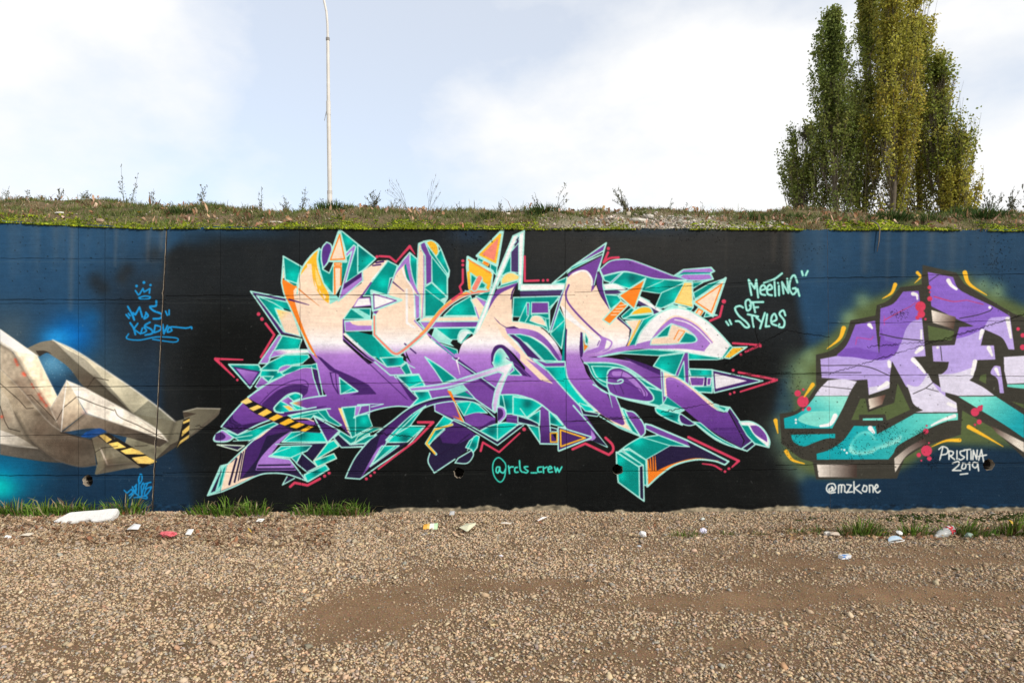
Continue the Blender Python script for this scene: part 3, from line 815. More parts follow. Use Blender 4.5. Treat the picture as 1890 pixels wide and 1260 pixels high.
C|pu|1245,605 1430,540 1402,575~ 1262,650~ 1165,792 1200,680
C|=dp 12|1372,685 1385,620~ 1418,560
C|dp|1215,843 1262,900~ 1330,948 1454,955 1400,930 1330,940 1280,910
E|lp>pu@0,960>330,1180|C:1320,950 E:0,950 60,955~ 160,985~ 250,1060~ 330,1170~ 375,1250 340,1240~ 260,1130~ 160,1050~ 60,1010~ C:1340,1000
E|teal|-140,1005 0,1000 100,1030~ 220,1110~ 345,1250 230,1255 60,1080|mint 11
E|dp|-60,1000 0,1040 200,1240 F:110,10 60,-10 E:-20,1080 -110,1000|mint 8
C|peach|1225,870 1300,935 1340,1000 1500,1180 1600,1270 F:45,5 275,217 170,185 0,20 C:1454,1180 1290,1010
C|dp|1195,1270 1195,1180 1230,1108~ 1310,1102~ 1400,1200 1500,1330 1560,1385 D:1480,160 1380,50 1230,95 1200,60
C|176/226/216*1250,1220,50+1330,1220,40|1212,1262 1232,1172~ 1282,1130~ 1340,1200 1390,1290 D:1370,40 1230,90 1205,40|mint 12
D|=pu 8|1330,0 1460,90 1530,165
D|teal|1380,60 1465,155 1345,152 1400,110|mint 10
# under the letters, centre
D|teal*640,30,50|600,-10 740,80~ 880,188 765,225 690,110|mint 11
D|tb_300,20,60|200,0 400,-10 425,40 380,72 262,80|mint 12
D|teal|385,85 440,40 480,140 430,150|mint 9
D|bk|405,0 430,0 440,35 410,25
D|=mint 9|440,50 490,150
D|=mint 9|425,40 470,70 510,90
D|tb_400,190,50|350,165 545,152 600,250 462,268|mint 11
D|=mint 9|460,265 590,212
D|tb_570,310,50|500,300 632,297 660,362 475,435 540,360|mint 12
D|=mint 12|150,35 290,155 545,145 605,252
D|=mint 12|330,165 540,362 468,438
D|=dp 7|50,0 250,190 445,372
D|dp|340,170 535,362 500,385~ 470,365
D|pu|690,420 860,393 945,590 692,475
D|pu|945,250 1120,182 1240,272 1222,480 1050,365
D|dp|840,0 890,0 1130,180 1235,272 1220,300 1090,200
D|=mint 10|845,0 1070,150 1238,272
D|tb_880,500,60|880,400 1010,390~ 1080,420 1160,492 1060,490~ 950,518|mint 10
D|=mint 9|1010,400 955,510
D|teal|880,335 940,290 1040,357
D|ml|800,282 930,240 985,292 860,338
D|=mint 10|940,240 1050,365
D|nv|-110,1072 -70,980~ 0,858~ 150,690~ 300,570~ 470,443~ 680,363~ 870,345~ 1050,368 1228,490 1225,530 1080,410~ 900,385~ 700,410~ 560,470~ 420,600~ 260,760~ 110,968 20,1082
D|dp|200,700 330,560~ 520,440~ 700,385~ 870,365~ 1040,385 1120,440 1080,410~ 900,385~ 700,410~ 560,470~ 420,600~ 260,760~ 160,830
D|lp>pu@160,900>60,1040|240,765 165,830~ 40,1050 30,1075 120,960
D|tb_420,560,70|610,425 540,510~ 470,605 270,725 250,735 330,650~ 480,510~|mint 10
D|tb_420,720,50|470,607 600,610 440,755 255,755 270,722|mint 12
D|nv|245,770 450,755 390,800 100,1000 115,975 370,785
D|teal*300,800,60|215,788 372,783 110,972|mint 10
D|=mint 10|330,790 130,950
D|=mint 13|-110,1072 -70,980~ 0,858~ 150,690~ 300,570~ 470,443~ 680,363~ 870,345~ 1050,368 1228,490
D|=mint 11|1225,530 1080,410~ 900,385~ 700,410~ 560,470~ 420,600~ 260,760~ 110,968
D|=mint 13|-110,1072 20,1082 200,955 440,795 600,612
D|teal*60,560,40|-20,520 90,500 132,610 -20,690|mint 8
D|teal|-30,760 70,690 215,625 140,622 0,700|200/240/220 9
D|teal|-40,770 90,700 170,690 60,765|mint 9
D|=mint 10|-60,770 70,765
D|=mint 10|-60,795 40,790
D|lp|-20,430 30,430 0,520 -30,530|mint 8
D|=mint 14>3|0,420 120,412 230,410
D|=mint 9|230,412 120,438
D|=mint 12|-20,520 200,455~ 350,432~ 470,440
D|nv|850,562 700,720 650,790 690,860 640,850 632,930~ 685,1028 870,905 975,830 970,780 1062,690 1000,650
D|dp|850,562 730,690 760,760 900,770 1062,690 1000,640
D|=34/22/56 7|700,880 850,800 1000,680
D|tb_720,640,50|770,520 850,562 700,700 640,780 615,760 690,622|mint 10
D|=mint 9|640,770 780,640
D|=mint 24|845,595 690,640 612,765 700,860
D|=yellow 13>17|845,596 690,640 615,765 690,855
D|=mint 12|645,850 630,930~ 685,1028 870,905
D|tb_1030,780,40|1062,690 1088,702 1068,800 1030,850 1020,820 965,800 1000,740|mint 10
D|=mint 8|1040,700 980,830
D|nv|1020,825 1035,870~ 980,940~ 870,938 900,895|mint 11
D|pu|950,522 1080,492~ 1235,538 1232,595 1080,632 965,580
D|dp|1080,635 1200,560 1235,555 1232,595 1100,640
D|tb_1200,650,60|1092,652 1200,602~ 1330,577~ 1470,592 1430,598 1250,738|mint 12
D|nv|690,472 960,582 1250,742 1440,600 1480,598 1250,778 960,605
D|=mint 11|690,475 850,555 960,605 1250,780 1485,600
D|=mint 11|860,545 960,580 1250,742 1435,598
D|=mint 9|1250,595 1250,740
D|orange|800,290 836,300 953,578 845,517 915,540 858,392 828,340
D|=mint 9|860,392 955,575
D|=mint 9|690,420 690,475
D|tb_1300,420,80|1265,330 1420,330~ 1560,368 1560,520 1500,542 1400,505~ 1325,500 1320,455~ 1262,425|mint 12
D|=mint 10|1295,330 1318,445
D|=mint 10|1408,362 1505,530
D|pu>dp@1400,530>1400,590|1330,510 1440,520~ 1560,550 1560,600 1470,590~ 1330,575
D|=nv 6|1330,530 1450,540~ 1560,575
D|lp>wh@900,220>1370,60|458,268 760,232~ 1000,162~ 1380,38 1390,62 1330,170~ 1270,330~ 1240,482 1212,482 1205,420 1235,280~ 1302,140 1258,124 1050,190~ 780,268~ 480,298|mint 13
D|lp|1250,432 1310,448~ 1325,520~ 1258,592|mint 12
D|dp|1252,450 1295,465~ 1300,520~ 1252,570
D|=wh 10>3|905,0 880,40
D|=wh 14>3|885,20 915,150
D|=red 24|540,575 675,575
D|=red 24>16|670,580 510,745 185,992
D|o@red|150,1022,13 115,1052,13 77,1080,14 1488,638,17
D|=red 22>15|1100,830 1120,755 1265,842 1450,672
C|=red 20|195,303 285,308 342,355
C|=red 16>26|342,355 465,215
C|=red 26>8|465,215 512,285
C|o@red|172,308,14 940,345,14 940,382,14
C|=red 20|940,420 940,540 912,575 932,628 845,690
''')
paint('''
# letter 4 (right of centre) with its spike
E|teal|290,545 420,490 405,550|mint 11
E|pu|770,185 745,255 480,390 460,400|mint 12
E|teal|742,282 462,420 420,455 460,400|mint 9
E|=mint 12|285,548 460,400 770,183 700,435
E|wh|0,555 402,555 390,602 0,610|mint 9
E|stripe|0,618 380,606 358,656 0,666
E|teal*60,760,60|-60,672 350,660 262,785 262,985 200,935 0,890 -70,870|mint 11
E|teal*350,900,60|350,770 402,870 395,965 370,1130 270,1000|mint 10
E|=mint 9|268,995 400,872
E|pu|102,715 252,715 255,812 98,815|mint 10
E|pu|58,720 82,718 76,832 60,832|mint 8
E|teal|96,820 255,815 258,860 230,860 170,835 110,840|mint 8
E|=mint 9|60,715 0,850 -10,880
E|=mint 9|75,835 45,890
E|peach|85,880 112,838~ 170,838~ 215,880~ 235,930 150,905|mint 8
E|bk|-68,842 0,845 -20,888 -70,885|mint 7
E|=mint 9|225,870 250,985
E|pu|392,590 412,560 282,965 258,985 350,680|mint 10
E|=mint 9|340,690 262,760
E|teal*950,570,60*1230,560,60_1000,500,40|742,482 900,447~ 1000,452~ 1200,502 1485,530 1262,640 1080,612 940,582 752,520|mint 11
E|pu|712,422 800,350~ 900,332~ 1000,340~ 1200,412~ 1370,478 1560,512 1560,522 1400,515 1200,502~ 1000,450~ 900,442~ 740,478|mint 11
E|=lp 12>4|1000,347 1200,420~ 1370,487
E|pu|920,448 760,602 740,600 880,470|mint 9
E|=mint 8|1280,522 1120,592
E|teal*860,720,40|750,645 870,655 905,700 810,775 790,740|mint 9
E|wh|740,555 860,552~ 960,610 1080,665 1275,790 1230,812 1060,705 920,628 850,597 760,602|mint 9
E|stripe|752,606 870,602 912,630 860,645 752,645|mint 7
E|bk|1085,612 1252,640 1198,722 1068,662|mint 8
E|stripe|1060,700 1255,808 1200,822 1048,725
E|teal*1290,700,60|1262,642 1485,530 1365,730 1290,765 1200,722|mint 11
E|teal|905,840 985,770 1060,755 990,830 920,862|mint 9
E|teal|E:395,960 420,960 410,1250 370,1250
E|LET|425,495 480,447~ 540,430~ 600,440~ 645,510 638,620 680,560 720,660~ 800,780 870,860 980,950 970,1060~ 945,1110 700,1200 F:500,0 530,60~ 560,140~ 640,230~ 720,290 800,330 880,550 930,605 760,530~ 500,320~ 400,180~ 375,80 380,0 E:410,1100 410,960 400,850 360,740 400,600
E|pu|742,298 692,440 660,595 635,622 645,510~ 600,440~ 540,430~ 470,455~ 428,495 430,460 470,440
E|=mint 10|742,290 690,440 660,560
E|88/48/128|690,438 735,495 742,600~ 800,785 720,650~ 682,545
E|=mint 10|712,435 738,500 745,600~ 805,785
E|=wh 18|470,465~ 540,435~ 600,445~ 640,510~ 640,560
E|=peach 8|400,600 360,740 400,850
E|wh|365,740 405,770 520,890~ 640,990~ 720,1040 690,1060 600,985~ 500,920~ 400,850
E|=pu 16|435,560 408,640~ 430,720~ 520,830~ 640,950~ 725,1025
E|lp|700,1010 785,1052 762,1130 690,1165 565,1182 600,1150 700,1115 725,1050
E|=lp 12|730,1025 780,1045~ 820,1075~ 790,1130~ 740,1150
E|wh|775,1050 812,1075 790,1120 755,1128
E|=pu 8|708,1060 690,1100
E|dp|540,980 562,990 565,1160 545,1250 F:520,0 500,0 E:530,1130
E|orange|560,985 580,1090 612,1105 568,1162|mint 7
E|teal|580,990 608,1045 602,1092 582,1072|mint 8
E|=dp 14|412,960 405,1090 402,1240 F:372,30
E|=mint 11|368,1130 392,960
E|=dp 14|870,855 985,960~ 975,1050~ 950,1110
E|=mint 8|885,850 995,950
E|yellow|980,832 1020,788~ 1090,755~ 1160,762~ 1188,810|mint 13
E|teal|922,862 985,835 1192,820 1170,850 1080,868|mint 10
E|teal*1150,880,40|1100,870 1200,825 1280,790 1080,990 1025,1105 965,1112|mint 10
E|peach|940,880 1085,868 960,1115 1000,960|mint 9
E|=253/200/90 16|1070,880 1040,950 962,1105
E|orange|900,700 962,745 800,912 738,870|mint 13
E|=peach 9|885,745 950,735
E|=peach 9|855,775 920,768
E|=peach 9|830,800 890,797
E|=peach 9|812,828 862,826
E|orange|1122,502 1020,778 880,655|mint 16
E|=red 20|40,305 40,525 165,520
E|o@red|205,520,13 245,518,13 788,235,15
E|=red 22|785,270 745,360 800,322~ 880,315
# right: flag end, arrows, eye letter
G|ml|215,232 295,180 545,160 577,195 540,217 565,265 480,288 330,278 240,250
G|lp|300,185 538,170 562,194 530,207 290,210 260,228
G|teal|250,232 300,205 530,207 540,214 300,222
G|lp|270,248 300,228 530,226 553,262 440,276 330,272
G|=mint 10|215,232 295,180 545,160 577,195 540,215 565,265 480,290
G|teal*230,420,60|100,388 305,298 215,470 100,525 48,512|mint 10
G|bk|0,392 92,398 42,510 0,470|
G|teal|380,295 480,290 380,350|mint 9
G|teal|385,388 520,310 675,258 640,285 400,445|mint 10
G|teal|480,605 600,588 500,560|mint 10
G|ml|200,490 250,505 230,540 90,560
G|peach|250,500 322,520 312,560 245,540|mint 10
G|teal|325,520 385,520 350,560 312,560|mint 8
G|ly|312,292 375,292 384,515 208,480|mint 14
G|=253/200/90 12|310,305 225,470 372,505
G|peach|430,522 482,550 440,605 383,575|mint 12
G|=orange 11|405,580 432,532 470,552 440,600
G|peach|675,256 560,598 380,472|mint 20
G|=orange 11|640,312 545,562 408,470 640,312
G|wh|E:1025,1100 E:1080,985~ G:0,640 100,560~ 220,528~ 340,548~ 500,640~ 620,750~ 722,862 655,975 400,935~ 200,902~ 0,890 E:1100,1110|
G|peach|30,790 100,680~ 200,595~ 330,618~ 450,690~ 570,830 560,835 440,705~ 330,640~ 210,618~ 100,700~
G|lp|E:680,1205 E:850,1130~ E:1000,1098~ G:0,815 100,690~ 215,608~ 330,632~ 440,700~ 562,832 487,912 300,890~ 150,890 0,890 E:1000,1140~
G|=wh 10|220,628 330,655~ 430,720~ 545,838 490,905
G|peach|10,805 60,770 130,705~ 188,663 320,712~ 405,780~ 405,825~ 260,842~ 120,850~ 0,852|mint 10
G|teal|50,790 130,708~ 190,668 155,775|mint 10
G|teal|258,835 315,740 385,768~ 412,805~ 380,832~|mint 10
G|=orange 8|255,722 212,805
G|=orange 8|308,735 248,815
G|=orange 6|255,722 305,732
G|=mint 14|E:1030,1095 E:1080,980~ G:0,635 100,558~ 220,526~ 345,546~ 505,640~ 622,750~ 725,865
G|yellow|658,968 735,875 865,872 710,975|mint 13
G|teal|712,865 738,872 655,970 640,970|mint 8
G|teal*400,950,60|0,895 200,902~ 400,935~ 650,975 600,985 340,985 340,960 90,950|mint 10
E|teal|690,1205 900,1160~ 1150,1135 1460,1160 1230,1192 900,1172|mint 10
E|bk|715,1210 870,1186 1230,1196 1205,1262 1100,1262 850,1222
G|teal*120,1050,70|88,952 305,925 232,1132 28,1042|mint 12
G|teal*280,1180,40|235,1130 302,1000 310,1230|mint 9
G|pu|308,920 340,920 348,1215 312,1190 300,1000 248,1135 222,1125|mint 9
# white arrow
H|teal*680,140,50|540,98 748,105 748,312 590,302|mint 13
H|=mint 8|545,165 745,158
H|pu|545,172 678,175 668,248 560,248|wh 8
H|pu|705,178 738,178 732,242 700,245|wh 8
H|dp|680,175 700,175 697,250 675,250
H|=mint 8|560,258 750,255
H|dp|750,108 1200,205 765,312|mint 13
H|240/236/244|770,140 1062,206 780,278
H|=red 22|985,130 1325,195
H|=red 22>16|1325,198 1000,302
H|o@red|935,110,14 945,308,12 908,322,12
G|=red 20|740,838 985,855 852,915
G|=red 24|980,850 985,865
G|o@red|810,940,13 658,465,20
G|=red 22|645,505 622,600 535,638
# spiral eye and lower right
F|tb_230,150,60|110,20 372,30 376,80 400,180~ 520,330~ 640,442 540,445 400,300~ 230,110|mint 12
F|pu|110,5 220,40 372,35 372,72 205,75|mint 9
F|nv|490,385 540,440 660,463 640,485 520,470|mint 9
F|=mint 10|490,375 610,415
F|pu>lp@1100,100>700,20|500,-5 700,-5 800,8~ 1050,60~ 1190,120 1200,400 1190,400 1180,272 1000,150 850,70~ 700,45~ 530,40
F|=lp 14|640,5 900,30~ 1100,95
F|dp|840,-10 1050,55~ 1185,115 1175,150 1000,70~
F|teal*650,150,50_900,200,80|530,40 760,45~ 900,90~ 1060,200 1182,278 1187,407 1000,360~ 720,290~ 640,230~ 590,150~ 560,60|mint 13
F|=mint 10|590,68 740,72~ 880,95~ 1000,170~ 1180,278
F|nv|535,50 560,62 600,150~ 660,215~ 725,258 735,295 640,230~ 580,140~
F|=mint 8|565,62 605,150~ 660,205~ 720,240
F|pu>96/50/140@760,120>1080,350|720,160 735,105~ 800,82~ 900,115~ 1000,195~ 1105,315~ 1080,362~ 950,350~ 800,318~ 740,285 720,230|mint 13
F|=lp 40|780,130 870,140~ 970,220~ 1040,300
F|=dp 6|720,150 760,100 840,95~ 960,180~ 1040,290~ 1030,330~
F|=dp 5|830,185 850,110
F|=dp 5|840,185 950,165
F|=dp 5|860,200 1000,260 1020,310
F|=dp 6|820,205 860,300
F|=dp 6|770,215 800,290
F|=dp 5|800,180 730,160
F|=mint 12|595,75 630,150~ 680,190~ 760,212~ 830,210~ 855,190~ 835,178~ 808,192
F|=mint 12|1050,240 1180,275
F|=nv 16>4|725,290 745,340 765,412
F|=mint 10>4|735,290 765,412
F|=mint 12|605,220 720,290 800,320 900,350~ 1100,395~ 1187,408
F|peach|800,335 885,550 935,610 760,530~ 500,320~ 410,195 520,330~ 620,435~ 770,525 860,565 870,548 
F|peach|838,560 862,555 885,520 932,608
F|=mint 12|375,80 400,180~ 500,320~ 620,440
F|=mint 10|795,325 890,550
F|teal*880,470,40|842,415 890,438 1005,655 930,612 890,540|mint 11
F|pu|870,440 945,452~ 1020,540~ 1037,620~ 1000,655 900,500|mint 12
F|teal|660,485 760,540 930,612 1005,655 820,580|mint 10
# centre arch lower
F|tb_60,380,50|-60,322 0,330 100,345~ 185,392 60,490 -60,470|mint 12
F|=mint 10|0,420 50,490
F|nv|-20,480 150,535 155,572 -20,535|mint 9
F|tb_120,500,40|60,500 165,432 160,560 150,545|mint 10
F|teal*110,640,50|60,555 155,575 168,712|mint 12
F|tb_270,520,40|235,440 300,480 382,585 245,545|mint 10
F|nv|250,575 310,590 305,612 250,612|mint 9
F|pu>dp@200,430>200,700|170,405 185,395 235,435 247,600 320,712 168,712
F|=mint 10|240,440 250,610
F|=mint 9|70,492 180,398
F|=mint 13|-60,318 100,345~ 240,440~ 385,590
F|=mint 13|440,395 600,580 722,738 560,662
F|nv|480,450 600,590 722,735 600,690 625,650 600,590~
F|lp|590,600 632,660 615,680 545,692 590,650
F|=mint 13|165,712 320,715
F|=mint 26|322,580 582,660 322,765 322,580
F|dp|322,580 582,660 322,765
F|=yellow 13|334,597 540,664 337,735 334,597
F|=yellow 11|250,625 305,622 305,697 252,697 250,625
F|=red 22|435,757 540,710 735,803 770,770~ 765,720~ 708,662
F|o@red|33,592,15
# the ship at the right
H|pu|288,110 312,130 350,345 310,440|mint 9
H|teal|345,345 500,460 440,470 305,420|mint 9
H|ml|250,440 305,410 500,468 455,492|mint 8
H|tb_400,520,60|238,445 460,498 445,560 480,600 350,545~ 255,490~|mint 13
H|dp|450,520~ 470,500 600,592 540,605~ 470,580~|mint 11
H|peach|310,120 425,165~ 560,255~ 765,410 800,420 885,475 850,480 320,340|mint 12
H|LET|345,180~ 420,185~ 560,280~ 740,435~ 840,490~ 890,478 1030,740 1010,808 800,690 640,580 500,462 345,345 335,220~
H|=lp 14|352,190 430,200~ 560,290
H|dp|890,460 910,450 1115,740 1010,810 1040,740|
H|=dp 8|740,640 1010,640
H|=dp 6|760,630 990,625
H|=86/46/128 8|780,672 1020,672
H|ml|770,420 905,440 880,480 850,480 760,430|mint 8
H|teal|800,432 870,450 860,470
H|=mint 12|880,480 905,440 1120,742
H|teal|580,570 640,580 800,705~ 1005,812 900,780~ 760,705~ 640,615|mint 10
H|ml|760,730 900,790 1010,820 820,750
H|=mint 13|600,590 720,690~ 850,765~ 1060,832
H|nv|1010,812 1110,740 1142,766 1060,832|mint 12
H|wh|990,570 1100,572~ 1200,632~ 1260,735~ 1255,800 1130,768 1060,690|mint 14
H|teal|1005,600 1070,605 1130,695~ 1240,792 1130,762 1060,690|mint 6
H|pu|1088,606 1160,612~ 1230,690~ 1242,755 1130,680~
# foot
H|teal*80,740,60|-100,845 0,770~ 100,712 270,690 540,792 375,785 155,910 0,805|mint 12
H|=mint 9|110,705 375,785 552,800
H|pu|150,590 200,602 520,732 640,800 540,792 270,690 150,632|mint 11
H|nv|165,910 375,788 552,800 520,735 895,925 862,955 760,920~ 600,908~ 440,940~ 250,1010
H|orange|162,915 240,870 252,1010 400,945~ 600,897~ 820,920 760,922~ 600,915~ 400,965~ 170,1150
H|=nv 12>5|182,905 190,985
H|=nv 14>6|205,890 212,1005
H|=nv 12>6|228,875 232,1008
H|=mint 16|160,915 168,1150 290,1040~ 420,955~ 600,910~ 760,920~ 862,955 895,925 520,735 200,600 150,590
H|=red 24|535,708 985,920
H|=red 24>15|985,920 925,975
H|o@red|897,990,14 862,1015,13
H|=red 12>20|660,945 760,960~ 830,1000
T|teal*690,60,90|630,-30 790,0 1160,230 1182,830 1110,800 1095,350 640,20|mint 30
T|teal|480,45 600,35 1095,345 1020,365 980,385|mint 26
T|teal*560,250,120*600,620,110|470,45 1000,390 1015,1115 515,745 480,400|mint 36
T|nv|1000,375 1095,350 1115,1185 1012,1112|mint 34
T|=mint 34|630,0 790,0 1160,230 1182,850
# lettering
''')
def tag(col, dark, w, rows, reg):
    for r in rows:
        cl = r.startswith('='); line(reg, dark, w+4, r.lstrip('='), cl)
    for r in rows:
        cl = r.startswith('='); line(reg, col, w-1.5, r.lstrip('='), cl)
tag('mint', '70/200/180', 17, [
 '905,408 880,272 935,350 948,272 965,430', '985,368 1030,350~ 1012,318~ 985,345~ 988,395~ 1028,408',
 '1045,365 1090,348~ 1072,315~ 1045,345~ 1050,398~ 1088,410', '1018,297 1110,265~ 1178,215', '1110,272 1118,415',
 '1150,325 1152,410', '1142,300 1144,302', '1192,395 1178,292 1235,390 1225,262', '1315,295 1290,232~ 1258,260~ 1245,345~ 1275,402~ 1308,375 1300,345 1275,350', '1318,355 1334,415',
 '1355,195 1365,232', '1408,193 1390,232', '=852,470~ 880,448~ 900,480~ 895,530~ 865,545~', '890,500 892,505', '918,475 938,562', '905,472 1010,470', '925,520 965,516',
 '830,520 800,505~ 758,525~ 790,590~ 860,650~ 885,690~ 850,695~ 800,645~ 765,642', '872,580 965,600', '908,592 925,692', '950,610 990,645', '1025,568 982,705',
 '1045,580 1032,690 1065,686', '1082,650 1130,625~ 1112,575~ 1085,605~ 1085,660~ 1128,680', '1208,590 1190,545~ 1155,575~ 1200,640~ 1190,695~ 1150,690~ 1155,668',
 '678,645 700,676', '708,632 725,668'], 'G')
tag('70/222/200', '20/150/140', 17, [
 '=870,28~ 960,110~ 970,200~ 945,330~ 885,385~ 810,310~ 780,190~ 800,80~', ], 'P')
tag('80/226/206', '14/140/128', 22, [
 '880,165 840,170~ 830,230~ 860,250~ 885,170 890,230~ 940,250~ 970,190', '1010,150 1025,260', '1020,190 1045,165~ 1080,165', '1140,170 1105,180~ 1105,240~ 1150,240', '1170,75 1180,200~ 1210,240',
 '1290,160 1240,165~ 1260,200~ 1295,225~ 1270,250~ 1230,240', '1340,250 1420,250', '1490,165 1440,175~ 1440,235~ 1490,235', '1515,160 1520,250', '1520,190 1570,165',
 '1585,200 1640,185~ 1615,155~ 1585,190~ 1600,240~ 1650,235', '1680,165 1700,240 1720,180 1745,240 1785,165'], 'P')
# ---- wear: board joints, cracks, pits, rust-coloured runs, bare concrete foot
rk = random.Random(11)
def jag(x0, y0, x1, y1, amp, step=5):
    n = max(2, int(math.hypot(x1-x0, y1-y0)/step)); o = []
    for i in range(n+1):
        t = i/n; o.append(f'{x0+(x1-x0)*t+rk.uniform(-amp,amp)*.5:.1f},{y0+(y1-y0)*t+rk.uniform(-amp,amp):.1f}')
    return ' '.join(o)
def groove(txt, w, depth, a=.6, c='16/16/16'):
    Q = curve(pts(txt, 'W'), False); R = stroke_mask(Q, w*PS, None, 1.5)
    if R is None: return
    x0, y0, M = R
    g = np.clip(fbm(M.shape[1], M.shape[0], (max(2, M.shape[1]/60), max(2, M.shape[0]/60)), 3, rk.randrange(9999))*3+.6, 0, 1)
    v = hgt[y0:y0+M.shape[0], x0:x0+M.shape[1]]; np.minimum(v, -depth*M, out=v)
    blend(x0, y0, M*a*g, colour(c))
for x0, y0, x1, y1, w, a in ((-200,476,300,478,.7,.35),(-200,553,306,553,1.2,.6),(-200,560,306,560,.7,.2),(306,546,700,544,1.2,.65),(306,553,620,552,.6,.2),(700,543,1060,545,.8,.5),(1060,540,1528,512,.8,.4),
        (-200,716,300,712,1.0,.55),(300,713,1040,702,.9,.5),(1040,700,1530,688,.9,.4),(1350,690,1890,694,.8,.5),(1528,513,1700,511,1.3,.6),(1700,508,2090,503,.8,.4),(1528,597,1890,592,.7,.4),
        (-200,806,350,800,.8,.4),(350,792,1040,786,1.0,.6),(-200,878,300,877,1.2,.6),(300,872,900,868,.9,.35),(1040,870,1470,866,.9,.35),(1430,858,2090,852,.9,.45),(1040,778,1240,768,1.4,.7)):
    groove(jag(x0, y0, x1, y1, .7, 12), w, .8, a)
    if rk.random() < .75: line('W', '150/150/140', .7, jag(x0, y0+6, x1, y1+6, .5, 14), alpha=.22)
for x in (552, 1042): groove(jag(x, 425, x+4, 935, 1.2, 9), .8, .6, .45)
for T in ((1336,672,1400,636),(1400,636,1450,610),(1450,610,1530,622),(1345,692,1460,688),(1530,690,1890,580),(1600,640,1740,628),(1740,628,1890,580),(360,786,470,792),(610,790,760,806),(560,790,600,778),(1100,772,1180,768),(1220,760,1330,742),(1390,590,1400,640)):
    groove(jag(*T, 1.7, 2.5), .8, 1, .75, '14/13/12')
def pits(n, cx, cy, sx, sy, r0, r1, c='14/13/12'):
    for _ in range(n):
        x, y = rk.gauss(cx, sx), rk.gauss(cy, sy); r = rk.uniform(r0, r1)
        line('W', c, r*2, f'{x:.1f},{y:.1f} {x+rk.uniform(-.8,.8):.1f},{y+rk.uniform(-.6,.6):.1f}', alpha=.6)
        xi, yi = int((x-PX0)*PS), int((y-PY0)*PS); q = max(1, int(r*PS))
        hgt[max(0,yi-q):yi+q, max(0,xi-q):xi+q] -= .7
pits(150, 1390, 660, 34, 22, .3, .8); pits(90, 1440, 700, 30, 20, .3, .7); pits(130, 1840, 490, 16, 30, .3, .8)
for cx, cy, sx, sy in ((1540,820,13,9),(1590,835,16,10),(1640,815,13,10),(1630,790,14,7),(1700,800,9,5),(1460,825,12,10),(1720,855,10,7),(1480,800,16,6),(1660,580,8,5)):
    pits(75, cx, cy, sx, sy, .22, .62)
pits(70, 520, 600, 120, 100, .2, .5); pits(80, 1100, 640, 160, 90, .2, .5); pits(60, 150, 500, 90, 50, .3, 1.0); pits(90, 1650, 760, 130, 60, .3, .9)
pits(50, 1500, 470, 40, 12, .3, .7); pits(50, 1250, 435, 90, 8, .3, .8); pits(40, 865, 440, 20, 12, .4, 1.2)
for _ in range(160):     # scuffs and small light chips
    x, y = rk.uniform(0, 1890), rk.uniform(560, 930); line('W', '170/172/168', rk.uniform(.5, 1.3), f'{x:.1f},{y:.1f} {x+rk.uniform(-3,3):.1f},{y+rk.uniform(-4,4):.1f}', alpha=rk.uniform(.15, .5))
for _ in range(70):      # lime and rust runs from the coping
    x = rk.choice((rk.uniform(0,310), rk.uniform(300,1500), rk.uniform(1500,1890))); L = rk.uniform(15, 110); w = rk.uniform(3, 20)
    a = rk.uniform(.02, .10) if x < 330 or x > 1480 else rk.uniform(.02, .08)
    line('W', '158/136/116', w, f'{x:.1f},{412:.1f} {x+rk.uniform(-4,4):.1f},{420+L:.1f}', w1=w*.3, soft=w*PS*1.4, alpha=a)
for x, L, w, a in ((133,150,9,.35),(1598,80,12,.3),(1670,90,8,.34),(1720,60,12,.25),(1640,110,7,.2),(215,70,6,.3),(275,60,7,.3),(300,40,8,.35),(1455,90,14,.25),(1430,60,10,.2)):
    line('W', '170/142/120', w, f'{x},410 {x-3},{420+L}', w1=w*.2, soft=w*PS*1.4, alpha=a*.8)
rowb = [(-200,936)]; fr_ = np.random.default_rng(8).normal(0, .33, 59)
x = -200
while x < 2090:
    x += rk.uniform(2, 11)
    b = 950 if x < 290 else 948 if x < 700 else 937 if x < 1070 else 942 if x < 1340 else 938
    b += 9*float(np.interp(x, np.arange(-220, 2120, 40), fr_))
    if rk.random() < .12: rowb.append((x-.4, rowb[-1][1]))
    rowb.append((x, b+rk.uniform(-1.3, 1.3)-(3 if rk.random() < .06 else 0)))
Q = ' '.join(f'{a:.1f},{b:.1f}' for a, b in rowb)+' 2090,970 -200,970'
fill('W', '150/138/116', Q, .6)
for _ in range(60):
    x = rk.uniform(300, 1890); bloom('W', '96/88/72', x, 948, rk.uniform(4, 16), .5, 4)
mottle('W', '-200,930 2090,930 2090,970 -200,970', .6, (300, 6), 4)
# uneven coverage: the rough wall drinks the paint; thin sprayed edges
for k_ in range(3): cv[..., k_] = box_blur(cv[..., k_], 1)
n3 = fbm(PW, PH, (220, 60), 3, 9); n4 = fbm(PW, PH, (700, 170), 2, 12); n5 = fbm(PW, PH, (90, 200), 3, 21)
n6 = fbm(PW, PH, (60, 420), 3, 33); n7 = fbm(PW, PH, (1300, 330), 2, 41); n8 = fbm(PW, PH, (26, 8), 5, 55)
cv *= (1+n3*.07+n4*.08+n5*.06+n6*.05)[..., None]
dark = np.clip(1-cv.mean(2)/110, 0, 1)
cv += (dark*(np.clip(n6, 0, 1)*13+np.clip(n7-.12, 0, 1)*55+np.clip(n8-.05, 0, 1)*26))[..., None]*np.array([1, .97, .92])
lite = np.clip((cv.mean(2)-150)/80, 0, 1); cv -= (lite*np.clip(n7-.27, 0, 1)*170*np.clip(n8+.3, 0, 1))[..., None]
np.clip(cv, 0, 255, out=cv)
